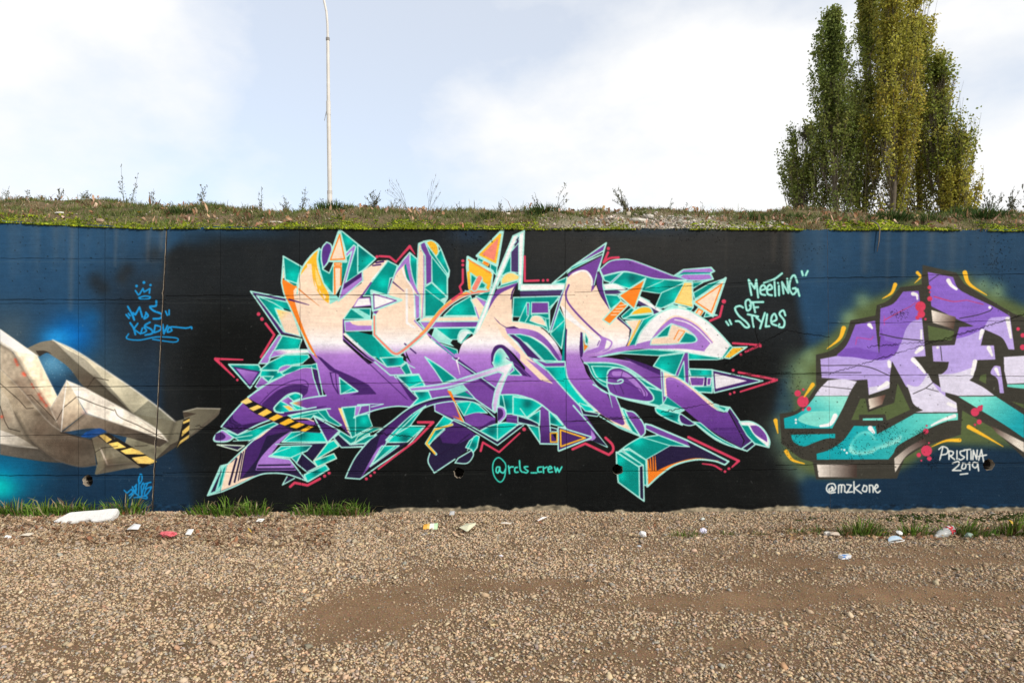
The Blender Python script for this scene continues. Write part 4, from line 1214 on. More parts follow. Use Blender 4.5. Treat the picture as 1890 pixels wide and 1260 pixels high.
# ---------------------------------------------------------------- wall material: picture made above + concrete relief
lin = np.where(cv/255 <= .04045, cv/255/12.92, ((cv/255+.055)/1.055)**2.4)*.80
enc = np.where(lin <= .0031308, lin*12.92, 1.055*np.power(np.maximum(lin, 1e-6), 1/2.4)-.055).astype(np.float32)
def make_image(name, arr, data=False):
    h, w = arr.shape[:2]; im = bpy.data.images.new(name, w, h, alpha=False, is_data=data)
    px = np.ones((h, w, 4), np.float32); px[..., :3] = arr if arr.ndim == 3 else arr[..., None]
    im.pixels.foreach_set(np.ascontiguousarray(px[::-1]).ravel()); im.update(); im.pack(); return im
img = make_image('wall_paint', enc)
relief = make_image('wall_relief', np.clip(hgt+1, 0, 1), True)
del lin, enc
wm = bpy.data.materials.new('painted_concrete'); wm.use_nodes = True; t = wm.node_tree; b = t.nodes['Principled BSDF']; K_ = t.links.new
geo = nd(t, 'ShaderNodeNewGeometry'); sx = nd(t, 'ShaderNodeSeparateXYZ'); K_(geo.outputs['Position'], sx.inputs[0])
def ma(op, a, bb=None, c=None):
    n = nd(t, 'ShaderNodeMath', operation=op)
    for i, v in enumerate((a, bb, c)):
        if v is None: continue
        if isinstance(v, (int, float)): n.inputs[i].default_value = v
        else: K_(v, n.inputs[i])
    return n.outputs[0]
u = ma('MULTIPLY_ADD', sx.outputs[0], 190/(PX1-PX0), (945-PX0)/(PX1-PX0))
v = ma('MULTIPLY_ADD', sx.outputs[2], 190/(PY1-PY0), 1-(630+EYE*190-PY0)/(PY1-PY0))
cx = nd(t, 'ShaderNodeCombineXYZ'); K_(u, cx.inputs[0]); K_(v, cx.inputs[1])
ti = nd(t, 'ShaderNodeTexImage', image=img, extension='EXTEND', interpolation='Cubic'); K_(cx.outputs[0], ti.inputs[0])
tr_ = nd(t, 'ShaderNodeTexImage', image=relief, extension='EXTEND'); K_(cx.outputs[0], tr_.inputs[0])
nrm = nd(t, 'ShaderNodeSeparateXYZ'); K_(geo.outputs['True Normal'], nrm.inputs[0])
face = ma('GREATER_THAN', ma('MULTIPLY', nrm.outputs[1], -1.0), .7)
nzr = nd(t, 'ShaderNodeTexNoise', i_Scale=9.0, i_Detail=8.0, i_Roughness=.65); K_(geo.outputs['Position'], nzr.inputs['Vector'])
raw = nd(t, 'ShaderNodeValToRGB'); K_(nzr.outputs[0], raw.inputs[0])
raw.color_ramp.elements[0].color = (.16, .13, .10, 1); raw.color_ramp.elements[0].position = .3
raw.color_ramp.elements[1].color = (.42, .36, .28, 1); raw.color_ramp.elements[1].position = .7
mxw = nd(t, 'ShaderNodeMix', data_type='RGBA'); K_(face, mxw.inputs[0]); K_(raw.outputs[0], mxw.inputs[6]); K_(ti.outputs[0], mxw.inputs[7])
# dust and thin wear over the paint
mw = nd(t, 'ShaderNodeMapping'); mw.inputs['Scale'].default_value = (1, 1, .25); K_(geo.outputs['Position'], mw.inputs[0])
nd1 = nd(t, 'ShaderNodeTexNoise', i_Scale=3.5, i_Detail=9.0, i_Roughness=.7); K_(mw.outputs[0], nd1.inputs['Vector'])
dr = nd(t, 'ShaderNodeMapRange'); dr.inputs['From Min'].default_value = .48; dr.inputs['From Max'].default_value = .78; dr.inputs['To Max'].default_value = .018; K_(nd1.outputs[0], dr.inputs[0])
mxd = nd(t, 'ShaderNodeMix', data_type='RGBA'); K_(dr.outputs[0], mxd.inputs[0]); K_(mxw.outputs[2], mxd.inputs[6]); mxd.inputs[7].default_value = (.20, .18, .15, 1)
K_(mxd.outputs[2], b.inputs['Base Color'])
b.inputs['Specular IOR Level'].default_value = .06
rr_ = nd(t, 'ShaderNodeMapRange'); rr_.inputs['To Min'].default_value = .55; rr_.inputs['To Max'].default_value = .85; K_(nd1.outputs[0], rr_.inputs[0]); K_(rr_.outputs[0], b.inputs['Roughness'])
# relief: form boards (long horizontal grain), fine grit, cracks
mb = nd(t, 'ShaderNodeMapping'); mb.inputs['Scale'].default_value = (2.2, 2.2, 26); K_(geo.outputs['Position'], mb.inputs[0])
nb = nd(t, 'ShaderNodeTexNoise', i_Scale=1.0, i_Detail=5.0, i_Roughness=.6); K_(mb.outputs[0], nb.inputs['Vector'])
ng = nd(t, 'ShaderNodeTexNoise', i_Scale=120.0, i_Detail=4.0, i_Roughness=.7); K_(geo.outputs['Position'], ng.inputs['Vector'])
nm = nd(t, 'ShaderNodeTexNoise', i_Scale=1.7, i_Detail=3.0); K_(geo.outputs['Position'], nm.inputs['Vector'])
msk = nd(t, 'ShaderNodeMapRange'); msk.inputs['From Min'].default_value = .45; msk.inputs['From Max'].default_value = .68; msk.inputs['To Min'].default_value = .35; msk.inputs['To Max'].default_value = 1.6; K_(nm.outputs[0], msk.inputs[0])
hh = ma('MULTIPLY_ADD', ma('MULTIPLY', ng.outputs[0], msk.outputs[0]), .0055, ma('MULTIPLY', nb.outputs[0], .0024))
hh = ma('MULTIPLY_ADD', tr_.outputs[0], .010, hh)
bw = nd(t, 'ShaderNodeBump'); bw.inputs['Strength'].default_value = 1.0; bw.inputs['Distance'].default_value = 1.0; K_(hh, bw.inputs['Height']); K_(bw.outputs[0], b.inputs['Normal'])
raw_mat = mat('bare_concrete', (.30, .26, .20), .9, .2, bump=.6, var=.45, scale=40)

# ---------------------------------------------------------------- the wall: three cast panels
THICK = .34
def top_py(px):
    return 421-(300-px)*.043 if px < 302 else 419+max(0, px-310)*.0026+(1.5 if px > 1450 else 0)
wr = random.Random(4)
def panel(xa0, xa1, xb0, xb1):                # left edge x at top/bottom, right edge x at top/bottom (px)
    P = []; bot = 970
    n = int((xb0-xa0)/5)
    for i in range(n+1):
        px = xa0+(xb0-xa0)*i/n
        j = wr.uniform(-1, 1.2)+2.2*(vnoise(px, 0, 37, 5)-.5)+(wr.uniform(1, 4) if wr.random() < .08 else 0)
        P.append(wallp(px, top_py(px)+j))
    for xt, xb, t0, t1 in ((xb0, xb1, 432, bot), (xa1, xa0, bot, 432)):
        for i in range(90):
            f = i/89; py = t0+(t1-t0)*f; q = (py-420)/(bot-420); xx = (xb0+(xb1-xb0)*q) if xt == xb0 else (xa0+(xa1-xa0)*q)
            P.append(wallp(xx+((wr.uniform(0, .5)+(wr.uniform(.4, 1.6) if wr.random() < .10 else 0))*(-1 if xt == xb0 else 1) if abs(xx) < 1000 else 0), py))
    bm = bmesh.new(); f = bm.faces.new([bm.verts.new(p) for p in P])
    r = bmesh.ops.extrude_face_region(bm, geom=[f])
    bmesh.ops.translate(bm, verts=[g for g in r['geom'] if isinstance(g, bmesh.types.BMVert)], vec=(0, THICK, 0))
    bmesh.ops.triangulate(bm, faces=bm.faces[:], ngon_method='EAR_CLIP')
    return mesh_bm(bm)
wall = empty('graffiti_wall', (0, 0, 0), 'long low concrete retaining wall covered in bright spray painted murals', 'wall')
HOLES = [(162, 886, .052), (847, 872, .05), (1140, 866, .05), (1825, 857, .055)]
def cut(me, holes):
    o = bpy.data.objects.new('tmp', me); COLL.objects.link(o); cs = []
    for px, py, r in holes:
        bm = bmesh.new(); c = wallp(px, py)
        rj = [r*wr.uniform(.88, 1.12) for _ in range(20)]
        rings = [[bm.verts.new((c.x+q*rj[k]*math.cos(k*math.pi/10), yy, c.z+q*rj[k]*math.sin(k*math.pi/10)-.12*max(yy, 0))) for k in range(20)] for yy, q in ((-.05, 1.12), (.012, 1.0), (.27, .95))]
        for a, bq in zip(rings, rings[1:]):
            for k in range(20): bm.faces.new((a[k], a[(k+1) % 20], bq[(k+1) % 20], bq[k]))
        bm.faces.new(rings[0]); bm.faces.new(rings[-1])
        q = bpy.data.objects.new('tmpc', mesh_bm(bm)); COLL.objects.link(q); cs.append(q)
        md = o.modifiers.new('b', 'BOOLEAN'); md.operation = 'DIFFERENCE'; md.object = q; md.solver = 'EXACT'
    if cs:
        dg = bpy.context.evaluated_depsgraph_get(); me2 = bpy.data.meshes.new_from_object(o.evaluated_get(dg))
    else: me2 = me
    for q in cs+[o]: bpy.data.objects.remove(q)
    return me2
J0, J1 = (308, 280), (1527, 1533)
for i, (a0, a1, b0, b1) in enumerate(((-900, -900, J0[0]-1.1, J0[1]-1.1), (J0[0]+1.1, J0[1]+1.1, J1[0]-.25, J1[1]-.25), (J1[0]+.25, J1[1]+.25, 2800, 2800))):
    hs = [h for h in HOLES if (h[0] < 300, 300 < h[0] < 1528, h[0] > 1528)[i]]
    link('concrete_panel', cut(panel(a0, a1, b0, b1), hs), wm, wall)
# mortar squeezed into the wide joint, recessed
bm = bmesh.new(); ks = []
for k in range(60):
    f = k/59; px = J0[0]+(J0[1]-J0[0])*f; py = 424+(960-424)*f; d = .005+.010*wr.random()
    ks.append([bm.verts.new(wallp(px-2.6, py, d)), bm.verts.new(wallp(px+wr.uniform(-1, 1), py, d-.008*wr.random())), bm.verts.new(wallp(px+2.6, py, d+.004))])
for a, bq in zip(ks, ks[1:]):
    for j in (0, 1): bm.faces.new((a[j], a[j+1], bq[j+1], bq[j]))
link('joint_filler', mesh_bm(bm), mat('joint_mortar', (.04, .034, .03), .95, .1, bump=.8, var=.85, scale=90), wall)
# sleeves of the four weep holes
for px, py, r in HOLES:
    c = wallp(px, py); bm = bmesh.new(); n = 18; rings = []
    for yy, q in ((.05, .93), (.262, .90)):
        rings.append([bm.verts.new((c.x+q*r*math.cos(k*2*math.pi/n), yy, c.z+q*r*math.sin(k*2*math.pi/n)-.12*yy)) for k in range(n)])
    for k in range(n): bm.faces.new((rings[0][k], rings[0][(k+1) % n], rings[1][(k+1) % n], rings[1][k]))
    bm.faces.new(rings[1])
    link('drain_pipe', mesh_bm(bm, True), mat('drain_shade', (.05, .042, .035), .95, .1, bump=.5, var=.3), wall)  # lining coloured dark: the shade inside the hole is put into its colour
# dry twig hanging over the coping
bm = bmesh.new(); P = [wallp(1619, 404, .10), wallp(1621, 412, .02), wallp(1622, 422, -.02), wallp(1620, 445, -.024), wallp(1617, 465, -.018)]
tube_bm(bm, P, [.007, .007, .006, .005, .003], 6)
tagp(link('twig', mesh_bm(bm, True), mat('dry_twig', (.16, .13, .10), .9)), 'dark dry twig hanging over the wall top above the purple lettering', 'twig')

# ---------------------------------------------------------------- bank above the wall
RX = [-10.5, -6.5, -3.2, 0.4, 1.8, 3.8, 6.5, 11]; RPY = [358, 374, 392, 396, 392, 398, 398, 398]
RIDGE = 2.0
def top_z(x):
    px = x*190+945; return EYE+(630-np.where(px < 302, 421-(300-px)*.043, 419.5+np.maximum(0, px-310)*.0026))/190
def bank_z(x, y):
    x = np.asarray(x, float); y = np.asarray(y, float)
    zr = EYE+(630-np.interp(x, RX, RPY))*(DIST+RIDGE)/FPX; z0 = top_z(x)-.012
    s = np.clip((y-.02)/(RIDGE-.02), 0, 1)
    prof = z0+(zr-z0)*(s*.55+.45*np.sin(s*math.pi/2))
    far = zr+np.clip(y-RIDGE, 0, 38)*.085-.05*np.clip(y-RIDGE, 0, 1)
    rel = np.clip(y/.2, 0, 1)
    n = vfbm(x, y, .9, 3)*.16+vfbm(x, y, .22, 9)*.15
    return np.where(y > RIDGE, far, prof)+n*rel*np.where(y > 6, 0, 1)
xs = np.concatenate([np.linspace(-300, -12, 14)[:-1], np.linspace(-12, 12, 260), np.linspace(12, 300, 14)[1:]])
ys = np.concatenate([[.003], np.linspace(.012, .3, 12), np.linspace(.34, 3, 48), [3.5, 4.5, 6, 9, 14, 20, 30, 40, 80, 200, 400]])
X, Y = np.meshgrid(xs, ys)
Z = bank_z(np.clip(X, -40, 40), Y)
Z[0] -= .004; Y = Y.copy(); Y[0] += .003*NR.random(len(xs)); Y[1] += .006*NR.random(len(xs))
idx = np.arange(X.size).reshape(X.shape)
F4 = np.stack([idx[:-1, :-1], idx[:-1, 1:], idx[1:, 1:], idx[1:, :-1]], -1).reshape(-1, 4)
g1 = vfbm(X, Y, .5, 31)+.5; g2 = vfbm(X, Y, .12, 77)+.5
rub = np.exp(-((X-1.35)/.95)**4)*np.clip(1.3-Y*1.2, 0, 1)
soil = np.array([.12, .085, .055])*(1-g1[..., None])+np.array([.17, .125, .07])*g1[..., None]
green = np.array([.075, .085, .025]); soil = soil+(green-soil)*np.clip((g2-.35)*2.2, 0, .8)[..., None]
mossy = np.clip((vfbm(X, Y*.6, .5, 91)+.5-.40)*4, 0, 1)*np.clip(1.2-Y*4.5, 0, 1)*(X < 1.0); soil = soil+(np.array([.12, .15, .02])-soil)*(mossy*.8)[..., None]
soil = soil+(np.array([.30, .27, .22])-soil)*(rub*.7)[..., None]
bm_ = mat('bank_soil', attr=True, rough=.95, spec=.1, bump=1.0, var=.4, scale=45)
tagp(link('grass_bank', mesh_from(np.stack([X, Y, Z], -1).reshape(-1, 3), F4, soil.reshape(-1, 3), True), bm_), kind='structure')

def blades(x, y, z, h, w, lean, col, az=None, curl=.5):
    n = len(x); az = NR.random(n)*2*math.pi if az is None else az
    dx, dy = np.cos(az), np.sin(az); pa = NR.random(n)*math.pi; ux, uy = np.cos(pa), np.sin(pa)
    V = np.zeros((n, 5, 3)); b0 = np.stack([x, y, z], -1)
    up = np.stack([dx*lean*h*.42, dy*lean*h*.42, h*.58], -1); tip = np.stack([dx*lean*h, dy*lean*h, h*(1-curl*lean*.55)], -1)
    wv = np.stack([ux, uy, np.zeros(n)], -1)*w[:, None]
    V[:, 0] = b0-wv/2; V[:, 1] = b0+wv/2; V[:, 2] = b0+up-wv*.4; V[:, 3] = b0+up+wv*.4; V[:, 4] = b0+tip
    k = (np.arange(n)*5)[:, None, None]
    F = np.array([[0, 1, 3], [0, 3, 2], [2, 3, 4]])[None]+k
    return V.reshape(-1, 3), F.reshape(-1, 3), np.repeat(col, 5, 0)
def pick(pal, n, jit=.18):
    pal = np.array(pal); c = pal[NR.integers(0, len(pal), n)]
    return np.clip(c*(1+jit*NR.standard_normal((n, 1)))*(1+.035*NR.standard_normal((n, 3))), .005, .9)
GREENS = [(.11, .145, .03), (.14, .165, .04), (.085, .13, .028), (.17, .18, .06)]
DRY = [(.26, .21, .11), (.38, .29, .16), (.24, .16, .08), (.27, .15, .08), (.44, .37, .23), (.16, .10, .05)]
grass_m = mat('grass_blade', attr=True, rough=.55, spec=.25, trans=.3)
N = 60000; x = NR.uniform(-7.6, 7.6, N); y = .05+2.35*NR.random(N)**1.1
d = vfbm(x, y, .45, 51)+.5; gcl = vfbm(x, y, .35, 63)+.5
rubd = np.exp(-((x-1.35)/.95)**4)*np.clip(1.35-y*1.1, 0, 1)
keep = (NR.random(N) < np.clip((d-.30)*3.2, .12, 1)*(1-.9*rubd)*np.clip(.25+y*1.4, 0, 1)); x, y, d, gcl = x[keep], y[keep], d[keep], gcl[keep]
n = len(x); cl = vnoise(x, y, .16, 444); h = NR.uniform(.02, .06, n)*(.35+1.9*cl**1.5); h *= np.where(NR.random(n) < .05, 1.8, 1)
isg = NR.random(n) < np.clip((gcl-.39)*6+.3, .08, .95)
col = np.where(isg[:, None], pick(GREENS, n), pick(DRY, n))*(.7+.6*vnoise(x, y, .13, 808))[:, None]
w_ = NR.uniform(.0045, .009, n); ln_ = NR.uniform(.2, 1.1, n); az_ = NR.random(n)*6.283
# clumps standing up out of it, and growth hanging over the edge
for _ in range(800):
    cx_, cy_ = R_.uniform(-7.4, 7.4), .04+2.1*R_.random()**1.1
    if abs(cx_-1.35) < .85 and cy_ < .8 and R_.random() < .85: continue
    if cy_ < .35 and R_.random() < .6: continue
    m = R_.randint(25, 80); r_ = R_.uniform(.02, .075); gr = R_.random() < .72; hh0 = R_.uniform(.03, .085)
    px_, py_ = cx_+NR.normal(0, r_, m), cy_+NR.normal(0, r_*.7, m); sh = R_.uniform(.45, 1.15)
    x = np.append(x, px_); y = np.append(y, py_); h = np.append(h, hh0*NR.uniform(.4, 1.1, m)); w_ = np.append(w_, NR.uniform(.004, .008, m)); ln_ = np.append(ln_, NR.uniform(.1, .9, m)); az_ = np.append(az_, np.arctan2(py_-cy_, px_-cx_)+NR.normal(0, .4, m))
    col = np.concatenate([col, pick(GREENS if gr else DRY, m)*sh])
m = 1700; px_ = NR.uniform(-7.4, 7.4, m); k = vfbm(px_, px_*0, .7, 29) > -.02; px_ = px_[k]; m = len(px_)
x = np.append(x, px_); y = np.append(y, NR.uniform(-.004, .03, m)); h = np.append(h, NR.uniform(.02, .075, m)); w_ = np.append(w_, NR.uniform(.004, .007, m)); ln_ = np.append(ln_, NR.uniform(.7, 1.7, m)); az_ = np.append(az_, -math.pi/2+NR.normal(0, .6, m))
col = np.concatenate([col, np.where((NR.random(m) < .5)[:, None], pick(GREENS, m), pick(DRY, m))]); n = len(x)
V, F, C = blades(x, y, bank_z(x, np.maximum(y, .012))-.006, h, w_, ln_, col, az_)
tagp(link('bank_grass', mesh_from(V, F, C), grass_m), kind='stuff')

# template pebbles: faceted lumps
def lump_templates(k, nv=8, seed=1):
    r = np.random.default_rng(seed); T = []
    base = np.array([[x, y, z] for z in (-1, 1) for x, y in ((-1, -1), (1, -1), (1, 1), (-1, 1))], float)
    Fq = np.array([[0, 3, 2], [0, 2, 1], [4, 5, 6], [4, 6, 7], [0, 1, 5], [0, 5, 4], [1, 2, 6], [1, 6, 5], [2, 3, 7], [2, 7, 6], [3, 0, 4], [3, 4, 7]])
    for _ in range(k):
        v = base*r.uniform(.42, 1.0, (8, 3)); v[4:, :2] *= r.uniform(.45, .95); v += r.normal(0, .10, (8, 3)); T.append(v)
    return np.array(T), Fq
LT, LF = lump_templates(40)
def lumps(x, y, z, size, flat, col, tilt=.45):
    n = len(x); T = LT[NR.integers(0, len(LT), n)].copy()
    T *= size[:, None, None]*.5*np.stack([NR.uniform(.75, 1.35, n), NR.uniform(.75, 1.2, n), flat], -1)[:, None]
    a = NR.random(n)*2*math.pi; t1 = NR.normal(0, tilt, n); t2 = NR.normal(0, tilt, n)
    def rot(V, i, j, an):
        c, s = np.cos(an)[:, None], np.sin(an)[:, None]; p, q = V[..., i].copy(), V[..., j].copy()
        V[..., i] = p*c-q*s; V[..., j] = p*s+q*c
    rot(T, 1, 2, t1); rot(T, 0, 2, t2); rot(T, 0, 1, a)
    T += np.stack([x, y, z], -1)[:, None]
    F = LF[None]+(np.arange(n)*8)[:, None, None]
    return T.reshape(-1, 3), F.reshape(-1, 3), np.repeat(col, 8, 0)
stone_m = mat('gravel_stone', attr=True, rough=.85, spec=.2, var=.16, bump=.25, scale=160)
# rubble scattered over the bank's edge
N = 4000; x = 1.35+NR.normal(0, .72, N); y = np.abs(NR.normal(.25, .3, N))+.02
k = (x > .3) & (x < 2.75) & (vfbm(x, y, .4, 5) > -.12) & (y < 1.1); x, y = x[k], y[k]; n = len(x); s = .012+.03*NR.random(n)**2.4
V, F, C = lumps(x, y, bank_z(x, y)+s*.15, s, NR.uniform(.5, .9, n), pick([(.40, .37, .32), (.34, .30, .25), (.48, .44, .38), (.25, .21, .16), (.30, .25, .19)], n))
tagp(link('rubble', mesh_from(V, F, C), stone_m), kind='stuff')
N = 2600; x = NR.uniform(-7.4, 7.4, N); y = .03+1.6*NR.random(N)**1.5; s = .008+.022*NR.random(N)**3
V, F, C = lumps(x, y, bank_z(x, y)+s*.1, s, NR.uniform(.5, .9, N), pick([(.40, .34, .27), (.30, .24, .18), (.45, .38, .32), (.34, .24, .18)], N))
tagp(link('bank_pebbles', mesh_from(V, F, C), stone_m), kind='stuff')
# moss cushions along the edge
N = 40000; x = NR.uniform(-7.2, 7.2, N); y = np.abs(NR.normal(.0, .17, N))-.014
den = vfbm(x, y*.6, .5, 91)+.5; px = x*190+945
want = np.interp(px, [-300, 60, 130, 300, 520, 620, 900, 1000, 1350, 1500, 1600, 1900, 2300], [.5, .6, .95, 1, 1, .72, .66, .3, .1, .36, .55, .55, .45])
k = NR.random(N) < np.clip((den-.55+want*.42)*5, 0, 1); x, y = x[k], y[k]; n = len(x); s = NR.uniform(.010, .034, n)
V, F, C = lumps(x, y, bank_z(x, np.maximum(y, .012))+s*.06, s, NR.uniform(.35, .6, n), pick([(.30, .36, .02), (.25, .31, .02), (.13, .18, .02), (.31, .34, .04), (.08, .11, .015)], n, .25)*(.55+.8*vnoise(x, y*.5, .11, 6))[:, None], .25)
tagp(link('moss', mesh_from(V, F, C), mat('moss', attr=True, rough=1, spec=.05, bump=1.0, var=.5, scale=260)), kind='stuff')
N = 14000; x = NR.uniform(-7.2, 3.0, N); y = np.abs(NR.normal(.0, .17, N)); px = x*190+945
want = np.interp(px, [-300, 60, 130, 300, 520, 620, 900, 1000, 1350], [.5, .5, .9, .95, .95, .6, .6, .2, 0])
den = vfbm(x, y*.6, .5, 91)+.5; k = NR.random(N) < np.clip((den-.55+want*.42)*5, 0, 1); x, y = x[k], y[k]; n = len(x)
V, F, C = blades(x, y, bank_z(x, y)+.008, NR.uniform(.008, .022, n), NR.uniform(.003, .005, n), NR.uniform(.2, .9, n), pick([(.30, .36, .02), (.24, .30, .02), (.17, .22, .02)], n))
tagp(link('moss_fronds', mesh_from(V, F, C), grass_m), kind='stuff')

# dead leaves: bent diamonds
def leaves(x, y, z, s, col, tilt=.5):
    n = len(x); a = NR.random(n)*2*math.pi; c, sn = np.cos(a), np.sin(a)
    P = np.array([[-1, 0], [-.25, .42], [.3, .5], [1, 0], [.3, -.5], [-.25, -.42]])
    V = np.zeros((n, 6, 3)); lx = NR.normal(0, tilt, n); ly = NR.normal(0, tilt, n); cu = NR.uniform(-.2, .9, n)
    for i, (p, q) in enumerate(P):
        p, q = p*s*.5, q*s*.5*NR.uniform(.8, 1.3, n)
        V[:, i, 0] = x+p*c-q*sn; V[:, i, 1] = y+p*sn+q*c; V[:, i, 2] = z+lx*p+ly*q+cu*np.abs(q)*1.1
    F = np.array([[0, 1, 5], [1, 2, 4], [1, 4, 5], [2, 3, 4]])[None]+(np.arange(n)*6)[:, None, None]
    return V.reshape(-1, 3), F.reshape(-1, 3), np.repeat(col, 6, 0)
leaf_m = mat('dead_leaf', attr=True, rough=.8, spec=.2, trans=.2)
BROWN = [(.28, .15, .08), (.34, .20, .12), (.22, .12, .06), (.38, .25, .15), (.18, .10, .06), (.42, .27, .17), (.36, .17, .09)]
N = 3200; x = NR.uniform(-7.4, 7.4, N); y = .06+2.1*NR.random(N)**1.1; k = vfbm(x, y, .6, 15) > -.04; x, y = x[k], y[k]; n = len(x)
V, F, C = leaves(x, y, bank_z(x, y)+NR.uniform(.01, .05, n), NR.uniform(.02, .06, n), pick(BROWN+[(.50, .34, .25), (.44, .27, .18)], n), .9)
tagp(link('bank_leaf_litter', mesh_from(V, F, C), leaf_m), kind='stuff')
def bank_hit(px, py):
    yy = np.linspace(0, 2.6, 600); d = yy+DIST; xx = (px-945)*d/FPX; zz = EYE+(630-py)*d/FPX
    b = bank_z(xx, yy); i = np.argmax(b >= zz) if (b >= zz).any() else np.argmin(np.abs(b-zz))
    return float(xx[i]), float(yy[i]), float(b[i])

# ---------------------------------------------------------------- ground
def patches(x, y):                            # how bare the ground is: 0 stones .. 1 packed sand
    b = np.zeros_like(np.asarray(x, float))
    for px, py, wx, wy, a in ((690, 1120, .46, .40, 1.0), (1590, 1030, .9, .16, .8), (1720, 1090, 1.0, .15, .95), (1480, 1100, .7, .10, .6), (1330, 1105, .6, .16, .7), (980, 1075, .6, .13, .7), (620, 1170, .35, .10, .7), (1150, 1200, .28, .10, .6), (1350, 1180, .3, .08, .45), (1010, 1230, .3, .07, .4), (400, 1090, .45, .14, .4), (1840, 1100, .7, .22, .6), (1750, 1010, .8, .10, .6), (1480, 1020, .5, .10, .5), (820, 1050, .5, .1, .4)):
        gx, gy = gp(px, py); b = np.maximum(b, a*np.exp(-((x-gx)/wx)**2-((y-gy)/wy)**2))
    b = b*(1+1.3*vfbm(x, y, .5, 40))+1.5*np.maximum(0, vfbm(x+.3*y, y*1.9, 1.1, 21)-.07+.035*np.clip(x/3, -1, 1.2))
    return np.clip(b*(.75+.9*vnoise(x, y, .09, 55)), 0, 1)
def ground_z(x, y):
    return vfbm(x, y, 1.3, 61)*.035+vfbm(x, y, .3, 62)*.014+.012*np.exp(-((y+.12)/.22)**2)-.026
xs = np.concatenate([np.linspace(-300, -11, 12)[:-1], np.linspace(-11, 11, 420), np.linspace(11, 300, 12)[1:]])
ys = np.concatenate([np.linspace(-300, -9, 10)[:-1], np.linspace(-9, -5, 20)[:-1], np.linspace(-5, .25, 170)])
X, Y = np.meshgrid(xs, ys); bp_ = patches(X, Y); Z = ground_z(X, Y)
idx = np.arange(X.size).reshape(X.shape); F4 = np.stack([idx[:-1, :-1], idx[:-1, 1:], idx[1:, 1:], idx[1:, :-1]], -1).reshape(-1, 4)
wl = np.clip(.55-X*.07, .1, 1)[..., None]
c = np.array([.165, .108, .064])*(1-bp_[..., None])+np.array([.21, .13, .074])*bp_[..., None]
c = c*(1+.25*vfbm(X, Y, .35, 71)[..., None]+.45*vfbm(X, Y, .10, 72)[..., None])
far_ = np.clip((np.abs(X)-(np.maximum(Y+DIST, 2)*.76+.8))/2.0, 0, 1); far_ = np.maximum(far_, np.clip((-4.1-Y)/.8, 0, 1))[..., None]; c = c*(1-far_*(1-bp_[..., None]))+np.array([.33, .265, .19])*far_*(1-bp_[..., None])
gm = bpy.data.materials.new('gravel_ground'); gm.use_nodes = True; t = gm.node_tree; b = t.nodes['Principled BSDF']; b.inputs['Roughness'].default_value = .95; b.inputs['Specular IOR Level'].default_value = .1
a = nd(t, 'ShaderNodeAttribute', attribute_name='Col'); geo = nd(t, 'ShaderNodeNewGeometry')
vo = nd(t, 'ShaderNodeTexVoronoi', i_Scale=170.0); t.links.new(geo.outputs['Position'], vo.inputs['Vector'])
nz = nd(t, 'ShaderNodeTexNoise', i_Scale=420.0, i_Detail=3.0); t.links.new(geo.outputs['Position'], nz.inputs['Vector'])
hs = nd(t, 'ShaderNodeHueSaturation'); hs.inputs['Saturation'].default_value = .35; t.links.new(vo.outputs['Color'], hs.inputs['Color'])
m1 = nd(t, 'ShaderNodeMix', data_type='RGBA', blend_type='OVERLAY'); m1.inputs[0].default_value = .55
t.links.new(a.outputs['Color'], m1.inputs[6]); t.links.new(hs.outputs[0], m1.inputs[7]); t.links.new(m1.outputs[2], b.inputs['Base Color'])
sm = nd(t, 'ShaderNodeMath', operation='MULTIPLY_ADD'); sm.inputs[1].default_value = -.9; t.links.new(vo.outputs['Distance'], sm.inputs[0]); t.links.new(nz.outputs[0], sm.inputs[2])
bp2 = nd(t, 'ShaderNodeBump'); bp2.inputs['Strength'].default_value = .9; bp2.inputs['Distance'].default_value = .006; t.links.new(sm.outputs[0], bp2.inputs['Height']); t.links.new(bp2.outputs[0], b.inputs['Normal'])
tagp(link('ground', mesh_from(np.stack([X, Y, Z], -1).reshape(-1, 3), F4, c.reshape(-1, 3), True), gm), kind='structure')
STONE = [(.46, .36, .245), (.44, .345, .235), (.38, .30, .205), (.42, .345, .255), (.50, .38, .265), (.35, .295, .225), (.27, .235, .195), (.45, .33, .205), (.45, .295, .19), (.54, .445, .325), (.36, .265, .17), (.21, .185, .155), (.33, .315, .29), (.48, .37, .24), (.40, .31, .21), (.47, .36, .25)]
def scatter(n, ymax=-.02, out=False):
    if out:                                    # thinning out to both sides of what the frame shows
        d = np.sqrt(NR.uniform(2.2**2, 6.64**2, n)); s_ = np.where(NR.random(n) < .5, -1, 1)
        return s_*(d*.76+.55+2.9*NR.random(n)**1.4), np.minimum(d-DIST, ymax-.12*NR.random(n)*(d-DIST > ymax))
    d = np.sqrt(NR.uniform(2.75**2, 6.64**2, n)); hw = d*.76+.55
    return NR.uniform(-1, 1, n)*hw, np.minimum(d-DIST, ymax-.12*NR.random(n)*(d-DIST > ymax))
def gravel(n, s0, s1, pw, thin, flat0, flat1, sink, out=False):
    x, y = scatter(n, out=out); b = patches(x, y); k = (NR.random(n) > b*thin) & (NR.random(n) < .62+1.5*np.clip(vfbm(x, y, .22, 33)+.20, 0, 1)); x, y, b = x[k], y[k], b[k]; n = len(x)
    s = (s0+(s1-s0)*NR.random(n)**pw)*np.where(b > .5, .75, 1)
    return lumps(x, y, ground_z(x, y)+s*sink, s, NR.uniform(flat0, flat1, n), np.clip((pick(STONE, n, .17)*.92+np.array([.04, .033, .026]))*np.array([1.10, 1.04, .97])*(1-.25*b+.16*vfbm(x, y, 1.0, 88))[:, None]*(.97-.045*np.clip(x, -1, 3.5))[:, None], 0, .75), .35)  # stones darken to the right: falling sunlight painted into their colour
